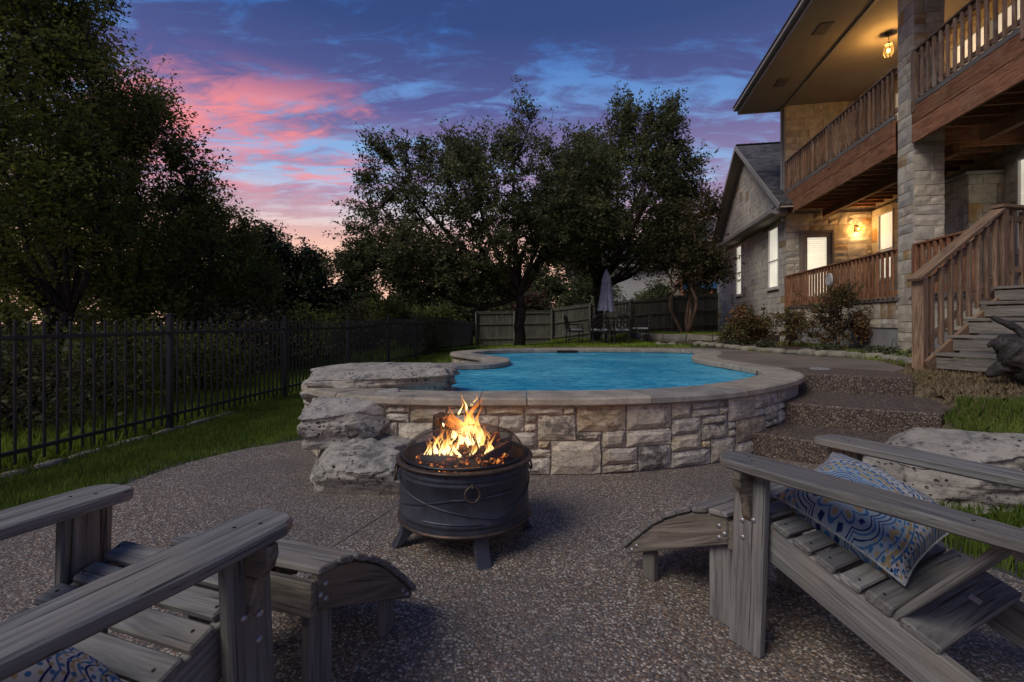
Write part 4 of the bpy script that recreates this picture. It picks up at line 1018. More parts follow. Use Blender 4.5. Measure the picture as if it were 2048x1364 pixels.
    # railings: every baluster its own piece
    def railing(name, y0, y1, z0, z1, posts, pitch, x=-.0, bal=.048, mat='cedar_rail', over=.0):
        r = board(name, (x, y0, z1-.02), (x, y1, z1-.02), .115, .036, M_[mat], P, base=HB)
        board('bottom_rail', (x+.02, y0, z0+.09), (x+.02, y1, z0+.09), .036, .08, M_[mat], r, base=HB)
        board('upper_rail', (x+.02, y0, z1-.09), (x+.02, y1, z1-.09), .036, .08, M_[mat], r, base=HB)
        for q in posts: board('post', (x-.03, q, z0-.22), (x-.03, q, z1-.04), .10, .075, M_[mat], r, up=(1, 0, 0), base=HB)
        n = int((y1-y0)/pitch)
        for k in range(n):
            q = y0+(k+.5)*(y1-y0)/n
            if any(abs(q-pz) < .07 for pz in posts): continue
            board('baluster', (x-.025, q, z0-over), (x-.025, q, z1-.045), bal, bal*.8, M_[mat], r, up=(1, 0, 0), base=HB, c=.003)
    railing('balcony_rail', .02, 5.58, 5.19, 6.10, [2.67, 5.53], .16)
    railing('balcony_rail', -4.4, -.53, 5.19, 6.10, [-.58, -2.9], .16)
    railing('porch_rail', .02, 5.58, 1.67, 2.61, [5.52], .165, bal=.05, mat='cedar_stain')
    railing('porch_rail', -2.02, -.55, 1.67, 2.61, [-.6], .155, bal=.06, mat='cedar_stain')
    # round plaque on the porch rail
    pl = MB(); pl.lathe([(0, .03), (.14, .03), (.168, .022), (.175, .008), (.175, 0), (0, 0)], 36, RY(-math.pi/2)); pq = pl.obj('wall_plaque', M_['plaque_white'], None, HB @ T(-.075, 2.60, 2.22), smooth=False, label='round white plaque hung on the lower porch railing', cat='plaque')
    rm = MB(); rm.torus(.15, .008, RY(-math.pi/2) @ T(0, 0, .028), 32, 6); rm.obj('rim', M_['trim_paint'], pq, HB @ T(-.075, 2.60, 2.22))
    bx('clock_hand', (-.112, 2.595, 2.22), (-.107, 2.605, 2.33), M_['trim_paint'], pq, HB)
    # flood camera under the wing eave
    sc = bx('security_camera', (-.14, 5.55, 4.30), (-.06, 5.66, 4.40), M_['white_trim'], None, HB, c=.01); sc['label'] = 'small white security camera under the wing eave'; sc['category'] = 'camera'
    bx('mount', (-.12, 5.58, 4.40), (-.08, 5.62, 4.44), M_['white_trim'], sc, HB); mm = MB(); mm.lathe([(0, 0), (.028, 0), (.028, .03), (.02, .03), (.0, .012)], 16, T(-.10, 5.55, 4.35) @ RX(math.pi/2)); mm.obj('lens', M_['dark_glass'], sc, HB)
make_house()

def lamp_point(name, P, energy, col, r, parent):
    d = bpy.data.lights.new(name, 'POINT'); d.energy = energy; d.color = col; d.shadow_soft_size = r; o = bpy.data.objects.new(name, d); link(o, T(*P), parent); return o
def make_lamps():
    p = H(.93, 2.06, CEIL); L = empty('hanging_lantern', T(*p), label='lit brass-coloured lantern hanging from the balcony ceiling', cat='lantern')
    MB().lathe([(0, 0), (.075, 0), (.08, -.015), (.03, -.04), (0, -.04)], 20).obj('canopy', M_['pit_rim'], L, T(*p))
    ch = MB()
    for k in range(7): ch.torus(.013, .0035, T(0, 0, -.055-k*.022) @ RZ(k*1.57) @ RX(math.pi/2), 10, 5)
    ch.obj('chain', M_['pit_rim'], L, T(*p))
    MB().lathe([(0, -.20), (.03, -.205), (.085, -.25), (.09, -.265), (0, -.262)], 20).obj('cap', M_['pit_rim'], L, T(*p))
    MB().lathe([(.078, -.266), (.095, -.33), (.098, -.42), (.085, -.50), (.05, -.53)], 20).obj('shade', M_['lamp_glass'], L, T(*p), smooth=True)
    for k in range(6):
        a = k*math.pi/3; MB().tube([(.088*math.cos(a), .088*math.sin(a), -.262), (.105*math.cos(a), .105*math.sin(a), -.36), (.103*math.cos(a), .103*math.sin(a), -.45), (.06*math.cos(a), .06*math.sin(a), -.54)], .005, 5).obj('cage_bar', M_['pit_rim'], L, T(*p))
    MB().lathe([(0, -.35), (.022, -.355), (.036, -.39), (.034, -.42), (.015, -.45), (0, -.452)], 16).obj('bulb', M_['bulb_warm'], L, T(*p), smooth=True)
    lamp_point('lantern_light', (p[0], p[1], p[2]-.40), 115, (1, .62, .26), .06, L)
    q = H(1.95, 5.64, 4.0); Sc = empty('wall_sconce', T(*q), label='lit wall sconce on the stone wall beside the back door', cat='lamp'); B0 = T(*q) @ RZ(-math.radians(10.3))
    bx('back_plate', (-.05, -.02, -.09), (.05, .012, .09), M_['pit_rim'], Sc, B0, c=.008)
    MB().tube([(0, -.02, .03), (0, -.08, .06), (0, -.11, .03)], .010, 8).obj('arm', M_['pit_rim'], Sc, B0)
    MB().lathe([(.035, .03), (.05, .0), (.06, -.06), (.075, -.10)], 18, T(0, -.11, .0)).obj('shade', M_['lamp_glass'], Sc, B0, smooth=True)
    MB().lathe([(0, .0), (.025, -.01), (.03, -.04), (.015, -.07), (0, -.072)], 14, T(0, -.11, .0)).obj('bulb', M_['bulb_warm'], Sc, B0, smooth=True)
    lamp_point('sconce_light', B0 @ Vector((0, -.13, -.03)), 46, (1, .58, .24), .05, Sc)
make_lamps()

def make_stairs():
    e = Vector((.93, .36, 0)).normalized(); n = Vector((e.y, -e.x, 0)); o = Vector((5.03, 5.92, 0)); g = .60
    st = empty('porch_stairs', T(o.x, o.y, g), label='wooden stairs with open slatted handrail climbing to the porch', cat='stairs')
    N = 5; rise = (FL1-g)/N; run = .335
    for k in range(N):
        a = o+e*(.10+k*run); z = g+rise*(k+1)
        for j in range(2):
            p = a+e*(.075+j*.15); board('tread', (p.x+n.x*.02, p.y+n.y*.02, z-.02), (p.x+n.x*1.15, p.y+n.y*1.15, z-.02), .145, .038, M_['stair_tread'], st)
        p = a+e*.03; board('riser', (p.x+n.x*.03, p.y+n.y*.03, z-.125), (p.x+n.x*1.14, p.y+n.y*1.14, z-.125), .022, .135, M_['stair_tread'], st)
    for off in (.06, 1.10):
        a = o+n*off; b = a+e*(N*run+.1); board('stringer', (a.x, a.y, g+.02), (b.x, b.y, FL1-.10), .04, .22, M_['stair_wood'], st)
    board('support_post', (o.x+n.x*1.0, o.y+n.y*1.0, g-.2), (o.x+n.x*1.0, o.y+n.y*1.0, g+.12), .07, .07, M_['stair_tread'], st)
    q = o-n*.03
    board('newel_post', (q.x, q.y, g-.1), (q.x, q.y, 1.72), .10, .13, M_['stair_wood'], st, up=tuple(n))
    Lr = N*run+.02; zb = 1.72; zt = FL1+1.0
    top = q+e*Lr
    board('handrail', (q.x-e.x*.12, q.y-e.y*.12, zb-.02), (top.x, top.y, zt+.05), .15, .04, M_['stair_wood'], st)
    board('rail', (q.x, q.y, zb-.16), (top.x, top.y, zt-.11), .036, .085, M_['stair_wood'], st)
    board('rail', (q.x, q.y, zb-.86), (top.x, top.y, zt-.81), .036, .085, M_['stair_wood'], st)
    for k in range(8):
        t = (k+.8)/8.6; p = q+e*Lr*t+n*.035; z = zb+(zt+.05-zb)*t
        board('baluster', (p.x, p.y, z-1.02), (p.x, p.y, z-.06), .055, .05, M_['stair_wood'], st, up=tuple(n))
    tp = top+e*.05; board('post', (tp.x, tp.y, FL1-.35), (tp.x, tp.y, zt+.06), .13, .13, M_['stair_wood'], st, up=tuple(n))
    f = tp+e*1.2+n*.1; board('handrail', (tp.x-e.x*.1, tp.y-e.y*.1, zt+.09), (f.x, f.y, zt+.13), .15, .04, M_['stair_wood'], st)
    board('rail', (tp.x, tp.y, zt-.06), (f.x, f.y, zt-.04), .036, .085, M_['stair_wood'], st); board('rail', (tp.x, tp.y, zt-.75), (f.x, f.y, zt-.75), .036, .085, M_['stair_wood'], st)
    for k in range(5):
        p = tp+(f-tp)*((k+1)/5.5); board('baluster', (p.x, p.y, FL1+.02), (p.x, p.y, zt+.06), .055, .05, M_['stair_wood'], st, up=tuple(n))
    l0 = tp-n*.05; l1 = l0+n*1.3; board('landing', (l0.x+e.x*.55, l0.y+e.y*.55, FL1-.03), (l1.x+e.x*.55, l1.y+e.y*.55, FL1-.03), 1.1, .05, M_['stair_tread'], st)
make_stairs()

def make_driftwood():
    rng = np.random.default_rng(4); r = empty('driftwood_stump', T(5.12, 5.0, .6), label='gnarled dark driftwood stump beside the porch stairs', cat='driftwood')
    def limb(name, pts, rad, seed):
        P = catmull(pts, 12, False); m = len(P); k = 22; v = []; f = []
        rr = np.interp(np.linspace(0, 1, m), np.linspace(0, 1, len(rad)), rad)
        mb = MB(); mb.tube([tuple(p) for p in P], list(rr), k); V = np.array(mb.v); c = np.repeat(P, k, 0); nz = vnoise(V+seed, 11)*.7+(1-np.abs(2*vnoise(V+seed, 26)-1))*.5
        V = c+(V-c)*(.55+.75*nz)[:, None]; mb.v = [tuple(p) for p in V]; mb.obj(name, M_['driftwood'], r, smooth=True)
    limb('trunk', [(5.45, 4.75, .62), (5.30, 4.86, .72), (5.16, 4.98, .90), (5.05, 5.05, 1.0)], [.13, .17, .15, .05], 1)
    limb('root', [(5.25, 4.9, .75), (5.08, 5.0, .72), (4.96, 5.05, .62)], [.10, .07, .02], 5); limb('root', [(5.3, 4.85, .85), (5.18, 4.95, 1.10), (5.02, 5.06, 1.24)], [.06, .035, .022], 9); limb('root', [(5.35, 4.8, .9), (5.42, 4.78, 1.1), (5.5, 4.7, 1.2)], [.09, .06, .03], 12); limb('root', [(5.2, 4.93, .86), (5.1, 5.02, .98), (5.0, 5.08, .93)], [.07, .05, .02], 15)
make_driftwood()
# ---------------------------------------------------------------- armchairs, footstools, pillows
XZ = Matrix(((1, 0, 0, 0), (0, 0, -1, 0), (0, 1, 0, 0), (0, 0, 0, 1)))       # polygon plane (a,b) -> (x, z), extruded along y
YZ = Matrix(((0, 0, 1, 0), (1, 0, 0, 0), (0, 1, 0, 0), (0, 0, 0, 1)))        # polygon plane (a,b) -> (y, z), extruded along x
def place(theta, x, y): return T(x, y, 0) @ RZ(theta)
def side_piece(name, poly, t, x, base, parent, mat, ang=0.0, c=.004):
    """board cut to a (y,z) outline; its own local x runs along the grain at angle ang"""
    ca, sa = math.cos(ang), math.sin(ang); cy = sum(p[0] for p in poly)/len(poly); cz = sum(p[1] for p in poly)/len(poly)
    loc = [((p[0]-cy)*ca+(p[1]-cz)*sa, -(p[0]-cy)*sa+(p[1]-cz)*ca) for p in poly]
    M = base @ T(x, cy, cz) @ Matrix(((0, 0, 1, 0), (ca, -sa, 0, 0), (sa, ca, 0, 0), (0, 0, 0, 1)))
    return MB().extrude(ccw(loc), t, c).obj(name, M_[mat], parent, M)
def bolt(x, y, z, base, parent, sx):
    mb = MB().lathe([(0, .006), (.005, .0055), (.009, .003), (.0105, 0)], 12, RY(sx*math.pi/2)); return mb.obj('bolt', M_['bolt_metal'], parent, base @ T(x, y, z), smooth=True)
def screw(x, y, z, base, parent, tilt=0.0):
    return MB().lathe([(0, .0012), (.0042, .001), (.0048, 0)], 10).obj('screw', M_['drain_dark'], parent, base @ T(x, y, z) @ RX(tilt))
def armchair(theta, x, y, label):
    Bm = place(theta, x, y); ch = empty('adirondack_chair', Bm, label=label, cat='armchair', group='weathered armchairs around the fire pit')
    sl = .36; ang = math.atan(sl)
    zt = lambda yy: .475+sl*yy
    AH = .665
    for s in (-1, 1):
        xl = s*.30
        lg = board('leg', (xl+s*.035, .0, -.0), (xl, .0, AH-.018), .035, .125, M_['weathered_teak'], ch, up=(0, 1, 0), base=Bm, c=.005)
        for (by, bz) in ((.022, .455), (-.022, .47), (.018, .395)):
            f = bz/(AH-.018); bolt(xl+s*.035*(1-f)+s*.0178, by, bz, Bm, lg, s)
        side_piece('stringer', [(.055, zt(.055)), (-.98, zt(-.98)), (-1.10, .085), (-1.13, .0), (-.955, .0), (-.62, zt(-.62)-.135), (.055, zt(.055)-.135)], .034, s*.262, Bm, ch, 'weathered_teak', ang)
        # arm with rounded front, narrower at the back
        arm = [(.105, -.050), (.100, .030), (.082, .062), (.045, .080), (-.20, .080), (-.55, .055), (-.76, .045), (-.78, -.040), (-.50, -.065), (.06, -.075), (.090, -.070)]
        arm = ccw([(a, b*s) for a, b in arm])
        M = Bm @ T(xl+s*.012, .0, AH) @ Matrix(((0, -1, 0, 0), (1, 0, 0, 0), (0, 0, 1, 0), (0, 0, 0, 1)))
        M = Bm @ T(xl+s*.012, .0, AH) @ Matrix(((0, 1, 0, 0), (1, 0, 0, 0), (0, 0, -1, 0), (0, 0, 0, 1)))
        ao = MB().extrude(arm, .034, .006).obj('arm', M_['weathered_teak'], ch, M)
        for (sa, sb) in ((.02, .02), (-.02, -.02), (-.62, .0)): screw(xl+s*.012+sb, sa, AH+.0172, Bm, ao)
        # curved bracket outside the leg
        cp = ccw([(0, 0), (.075, 0), (.078, -.025), (.068, -.055), (.040, -.085), (.028, -.12), (.022, -.165), (.006, -.19), (0, -.19)])
        cp = ccw([(s*a, b) for a, b in cp]); MB().extrude(cp, .034, .004).obj('bracket', M_['teak_side'], ch, Bm @ T(xl+s*.019, .0, AH-.018) @ XZ)
    w = .60
    for k in range(7):
        s = -.085+k*.0745; yy = -(s+.031); z = zt(yy)+.012
        if k == 6: yy -= .004; z += .006
        M = Bm @ T(0, yy, z) @ RX(ang)
        wd = .53 if k < 2 else .575
        so = mobj('seat_slat', cb_mesh(wd, .063 if k < 6 else .072, .024 if k < 6 else .034, .005, M_['weathered_teak']), M, parent=ch)
        for sx in (-1, 1): screw(sx*.25, -.008 if k % 2 else .006, .0122 if k < 6 else .0172, M, so)
    M = Bm @ T(0, -.495, zt(-.495)+.013) @ RX(ang); cb2 = mobj('rear_brace', cb_mesh(.565, .10, .026, .005, M_['weathered_teak']), M, parent=ch)
    mobj('maker_plate', cb_mesh(.034, .030, .002, .0005, M_['tag_metal']), Bm @ T(.06, -.50, zt(-.50)+.0285) @ RX(ang) @ RZ(.1), parent=cb2)
    # reclined back of seven slats
    d = Vector((0, -.254, .33)).normalized(); up = Vector((0, d.z, -d.y))
    for k in range(7):
        xx = (k-3)*.078; L = .86-.012*abs(k-3)**2; p0 = Vector((xx, -.425, .315)); p1 = p0+d*L+Vector((xx*.10, 0, 0))
        board('back_slat', p0, p1, .072, .022, M_['weathered_teak'], ch, up=tuple(up), base=Bm, c=.005)
    for f in (.42, .70):
        c = Vector((0, -.425, .315))+d*f-up*.026
        board('back_rail', (c.x-.28, c.y, c.z), (c.x+.28, c.y, c.z), .06, .028, M_['weathered_teak'], ch, up=tuple(up), base=Bm)
    board('front_apron', (-.28, .062, .42), (.28, .062, .42), .022, .09, M_['teak_side'], ch, base=Bm)
    return ch, Bm
def footstool(theta, x, y, label, w=.58):
    Bm = place(theta, x, y); fs = empty('footstool', Bm, label=label, cat='footstool', group='slatted footstools')
    arch = [(0, .435), (.09, .425), (.18, .395), (.27, .345), (.36, .28), (.45, .195), (.52, .125), (.545, .085)]
    for s in (-1, 1):
        pn = side_piece('side_panel', [(0, .335), (.53, .085)]+[(.545, .10)]+arch[::-1][1:], .030, s*(w/2-.02), Bm, fs, 'teak_side', -.43)
        for by, bz in ((.035, .395), (.035, .350), (.012, .372), (.47, .145), (.50, .115)): bolt(s*(w/2-.005), by, bz, Bm, pn, s)
        xl = s*(w/2-.055)
        board('leg', (xl, .055, 0), (xl, .055, .405), .036, .10, M_['weathered_teak'], fs, up=(0, 1, 0), base=Bm, c=.005)
        board('leg', (xl, .43, 0), (xl, .43, .19), .034, .07, M_['weathered_teak'], fs, up=(0, 1, 0), base=Bm, c=.005)
    board('apron', (-w/2+.005, -.014, .372), (w/2-.005, -.014, .372), .024, .105, M_['teak_side'], fs, base=Bm)
    P = [Vector((0, a, b)) for a, b in arch]; Ls = [0]
    for a, b in zip(P[:-1], P[1:]): Ls.append(Ls[-1]+(b-a).length)
    n = 8
    for k in range(n):
        q = (k+.42)/n*Ls[-1]; i = max(j for j in range(len(Ls)-1) if Ls[j] <= q); t = (q-Ls[i])/(Ls[i+1]-Ls[i]); c = P[i].lerp(P[i+1], t); e = (P[i+1]-P[i]).normalized(); nn = Vector((0, -e.z, e.y))
        c = c+nn*.0135; M = Bm @ Matrix.Translation(c) @ RX(math.atan2(e.z, e.y))
        mobj('slat', cb_mesh(w+.012, .072 if k else .082, .022, .005, M_['weathered_teak']), M, parent=fs)
    return fs
armchair(math.radians(28), 1.145, 1.91, 'weathered wooden armchair with a rear brace plate, beside the lawn boulder')
armchair(math.radians(-19.5), -.943, 1.29, 'weathered wooden armchair on the side of the patio towards the metal fence')
footstool(math.radians(31), 1.062, 1.985, 'arched slatted footstool pushed up to the armchair beside the lawn boulder')
footstool(math.radians(-18.5), -.85, 1.515, 'arched slatted footstool in front of the armchair on the fence side', .60)

def pillow(name, C, U, Vv, sx, sy, th, label):
    n = 28; v = []; f = []; uv = []
    U = Vector(U).normalized(); Vv = Vector(Vv); Vv = (Vv-U*Vv.dot(U)).normalized(); Nn = U.cross(Vv)
    rng = np.random.default_rng(3)
    for side in (1, -1):
        for i in range(n+1):
            for j in range(n+1):
                a = i/n*2-1; b = j/n*2-1
                pin = 1-.10*(1-abs(a)**2.5)*abs(b)**3; pin2 = 1-.10*(1-abs(b)**2.5)*abs(a)**3
                h = th/2*((1-abs(a)**2.6)*(1-abs(b)**2.6))**.55
                wr = .012*math.sin(9*a+4*b)*(abs(a)**3+abs(b)**3)*.5*(1-max(abs(a), abs(b))**8)
                p = Vector(C)+U*(a*pin2*sx/2)+Vv*(b*pin*sy/2)+Nn*(side*h+wr); v.append(p); uv.append(((a+1)/2, (b+1)/2))
    m = (n+1)**2
    for sd in (0, 1):
        for i in range(n):
            for j in range(n):
                q = (sd*m+i*(n+1)+j, sd*m+(i+1)*(n+1)+j, sd*m+(i+1)*(n+1)+j+1, sd*m+i*(n+1)+j+1); f.append(q if sd == 0 else tuple(reversed(q)))
    # piping around the seam
    mesh = pymesh(name, v, f, True, uv); o = mobj(name, mesh, mat=M_['pillow_print'], label=label, cat='pillow')
    pts = []
    for k in range(4*n):
        s, t = divmod(k, n); i, j = ((t, 0), (n, t), (n-t, n), (0, n-t))[s]; pts.append((Vector(v[i*(n+1)+j])+Vector(v[m+i*(n+1)+j]))/2)
    mb = MB(); mb.tube(pts+[pts[0]], .004, 5); mb.obj('piping', M_['cushion_cloth'], o)
    return o
_B = place(math.radians(28), 1.145, 1.91)
def L3(B, x, y, z): return B @ Vector((x, y, z))
def dirL(B, x, y, z): return (B.to_3x3() @ Vector((x, y, z)))
pillow('throw_pillow', L3(_B, -.01, -.225, .52), dirL(_B, .06, -.93, -.34), dirL(_B, .90, .05, .36), .43, .37, .24, 'blue, white and gold medallion pillow lying on the armchair beside the lawn boulder')
_B2 = place(math.radians(-19.5), -.943, 1.29)
pillow('throw_pillow', L3(_B2, .06, -.40, .50), dirL(_B2, -.12, -.80, .45), dirL(_B2, .9, -.1, .12), .42, .42, .17, 'blue, white and gold printed pillow leaning on the back of the fence-side armchair')

# ---------------------------------------------------------------- fire pit
PX, PY = -.261, 2.685
def make_pit():
    Pm = T(PX, PY, 0); p = empty('fire_pit', Pm, label='round dark metal fire pit with ring handles on curved legs', cat='fire pit'); n = 64
    body = MB().lathe([(.335, .135), (.350, .138), (.356, .150), (.352, .160), (.352, .178), (.357, .184), (.352, .190), (.352, .375), (.357, .381), (.352, .387), (.352, .400), (.357, .406), (.352, .412), (.352, .440)], n).obj('drum', M_['pit_metal'], p, Pm, smooth=True)
    MB().lathe([(.352, .436), (.372, .440), (.376, .447), (.372, .454), (.350, .456), (.340, .450), (.335, .42), (.30, .25), (.15, .20), (0, .195)], n).obj('bowl', M_['pit_rim'], p, Pm, smooth=True)
    MB().lathe([(.33, .134), (.356, .132), (.366, .137), (.366, .145), (.352, .150)], n).obj('base_ring', M_['pit_rim'], p, Pm, smooth=True)
    MB().torus(.333, .009, T(0, 0, .462), n, 8).obj('screen_ring', M_['black_metal'], p, Pm, smooth=True)
    dome = []
    for k in range(15):
        a = k/14*math.pi/2; dome.append((.330*math.cos(a)**.9, .464+.145*math.sin(a)))
    dome[-1] = (.002, .609); MB().lathe(dome, n).obj('spark_screen', M_['spark_mesh'], p, Pm, smooth=True)
    for k in range(4):
        a = math.radians(20+k*90)
        MB().tube([(.331*math.cos(q)**.9*math.cos(a), .331*math.cos(q)**.9*math.sin(a), .465+.146*math.sin(q)) for q in [i/10*math.pi/2*.97 for i in range(11)]], .003, 5).obj('screen_rib', M_['pit_rim'], p, Pm)
    # criss-cross straps on the drum
    for a0, a1, z0, z1 in ((-175, -60, .365, .215), (-170, -95, .22, .32), (-95, -40, .32, .33), (-62, 10, .21, .345), (-120, -70, .205, .20)):
        pts = [(.3545*math.cos(math.radians(a0+(a1-a0)*t/20)), .3545*math.sin(math.radians(a0+(a1-a0)*t/20)), z0+(z1-z0)*t/20) for t in range(21)]
        MB().tube(pts, .0045, 5).obj('strap', M_['pit_metal'], p, Pm)
    # flared legs
    for deg in (-70.6, 19, 108, 200):
        a = math.radians(deg); prof = [(.262, .16), (.275, .11), (.30, .06), (.338, .02), (.368, .0), (.395, .0), (.372, .03), (.352, .075), (.345, .12), (.345, .16)]
        M = Pm @ RZ(a) @ XZ; MB().extrude(ccw(prof), .075, .004).obj('leg', M_['pit_metal'], p, M)
    for deg, zz in ((-79, .375), (196, .40), (15, .40), (105, .40)):
        a = math.radians(deg); M = Pm @ RZ(a)
        h = MB().tube([(.35, 0, zz+.02), (.372, 0, zz+.024), (.378, 0, zz+.014), (.35, 0, zz+.006)], .006, 6).obj('handle_lug', M_['pit_rim'], p, M)
        MB().torus(.036, .006, T(.374, 0, zz-.022) @ RY(math.pi/2-.16), 24, 8).obj('ring_handle', M_['pit_rim'], h, M, smooth=True)
    for deg in (-140, -100, -45, -15): 
        a = math.radians(deg); MB().lathe([(0, .005), (.004, .004), (.006, 0)], 8, T(.353*math.cos(a), .353*math.sin(a), .425) @ RZ(a) @ RY(math.pi/2)).obj('rivet', M_['pit_rim'], p, Pm)
    return Pm
make_pit()
def make_fire():
    rng = np.random.default_rng(8); Pm = T(PX, PY, 0)
    # bed of ash and glowing coals
    bed = MB(); n = 30
    for r in range(7):
        for k in range(n):
            a = 2*math.pi*k/n; rr = .30*r/6; bed.v.append((rr*math.cos(a), rr*math.sin(a), .405+.055*(1-(r/6)**2)+rng.normal()*.006))
    for r in range(6):
        for k in range(n): bed.f.append((r*n+k, (r+1)*n+k, (r+1)*n+(k+1) % n, r*n+(k+1) % n))
    fb = bed.obj('coal_bed', M_['ash'], None, Pm, label='bed of ash and glowing coals inside the fire pit', cat='coals')
    cm = []
    for q in range(5):
        v, f = cbox_vf(1, .8, .7, .2); v = [(a+rng.normal()*.08, b+rng.normal()*.08, c+rng.normal()*.08) for a, b, c in v]; m = pymesh('coal', v, f); m.materials.append(M_['ember']); cm.append(m)
    for k in range(85):
        r = .27*math.sqrt(rng.random()); a = rng.random()*2*math.pi; z = .412+.055*(1-(r/.3)**2)+rng.random()*.012; s = rng.uniform(.018, .042)
        mobj('coal', cm[k % 5], Pm @ T(r*math.cos(a), r*math.sin(a), z) @ RZ(rng.random()*6) @ RX(rng.random()*3) @ Matrix.Scale(s, 4), parent=fb)
    def log(p0, p1, r, lab, mat='burning_log', square=True):
        p0 = Vector(p0); p1 = Vector(p1); d = (p1-p0); L = d.length; n = 7 if square else 12; mb = MB(); seg = 6; ph = rng.random(n)*.3
        for i in range(seg+1):
            x = -L/2+L*i/seg
            for k in range(n):
                a = 2*math.pi*k/n+ph[k]; rr = r*(1+.12*rng.normal()*.6+(.18 if k % 2 else -.05)); mb.v.append((x, rr*math.cos(a), rr*math.sin(a)))
        for i in range(seg):
            for k in range(n): mb.f.append((i*n+k, i*n+(k+1) % n, (i+1)*n+(k+1) % n, (i+1)*n+k))
        mb.f.append(tuple(range(n-1, -1, -1))); mb.f.append(tuple(seg*n+k for k in range(n)))
        x = d/L; z = x.orthogonal().normalized(); y = z.cross(x); M = Pm @ Matrix.Translation((p0+p1)/2) @ Matrix((x, y, z)).transposed().to_4x4()
        mb.obj('firewood_log', M_[mat], None, M, label=lab, cat='log')
    log((-.105, -.03, .655), (.10, .07, .49), .034, 'split log leaning up out of the fire with one burning end')
    log((-.20, .03, .47), (.12, -.05, .48), .035, 'charred log lying level across the coals')
    log((.02, -.10, .455), (.17, .12, .52), .030, 'short split log leaning at the back of the coals')
    log((-.22, -.10, .45), (-.03, -.16, .455), .026, 'thin burnt stick at the front of the coal bed')
    log((.10, -.14, .45), (.24, .0, .50), .026, 'glowing stick propped against the side of the fire bowl')
    log((-.155, .20, .46), (-.150, .17, .63), .050, 'short dark upright log behind the flames', 'charred_log', False)
    # flames
    fl = empty('campfire_flames', Pm @ T(0, 0, .45), label='tall orange and yellow flames rising from the logs in the fire pit', cat='flames')
    def tongue(x, y, z, h, r, lean, seed, flat=.35):
        g = np.random.default_rng(seed); m = 22; pts = []; rs = []; a0, a1, a2 = g.random(3)*6; ax = g.uniform(.5, 1.1); fq = g.uniform(4, 7)
        for i in range(m+1):
            t = i/m; w = (.012+.16*h*t)*ax
            pts.append((x+lean*h*t*t+w*math.sin(a0+fq*t), y+w*math.sin(a1+fq*.8*t)*.5, z+h*t))
            env = min(1, t/.12)**.6*(1-t)**.75*(.72+.28*math.sin(a2+9*t)); rs.append(max(.0007, r*env))
        mb = MB(); mb.tube(pts, rs, 9, flat=flat); mb.obj('flame', M_['flame'], fl, Pm, smooth=True)
    k = 0
    for args in [(.035, .02, .47, .34, .034, .06), (.085, .02, .47, .28, .034, .02), (.0, .03, .50, .28, .028, .10), (-.06, .01, .52, .22, .028, -.05), (.10, -.05, .45, .20, .030, -.12), (-.15, -.03, .45, .20, .026, .05), (-.10, -.05, .45, .16, .028, .02),
                 (-.03, -.10, .45, .14, .026, .05), (.04, -.11, .45, .13, .028, .10), (.12, -.10, .45, .12, .022, -.05), (-.19, -.05, .45, .12, .018, .04), (.06, .06, .47, .28, .036, -.03), (-.02, .05, .47, .24, .034, .04)]:
        k += 1; tongue(*args, k)
    g = np.random.default_rng(31)
    for i in range(40):
        x = g.uniform(-.21, .16); y = g.uniform(-.13, .07); big = math.exp(-((x-.02)/.1)**2)
        k += 1; tongue(x, y, .45+.06*big*g.random(), g.uniform(.07, .15)+.17*big*g.random(), g.uniform(.006, .014), g.uniform(-.12, .16), k)
    for (x, y, z, h) in ((.0, .0, .68, .13), (-.03, .02, .66, .11), (.045, .0, .70, .10), (-.11, .0, .60, .13)):
        k += 1; tongue(x, y, z, h, .009, .05, k)
    lamp_point('fire_light', (PX, PY-.02, .62), 14.0, (1, .45, .14), .10, fl)
make_fire()

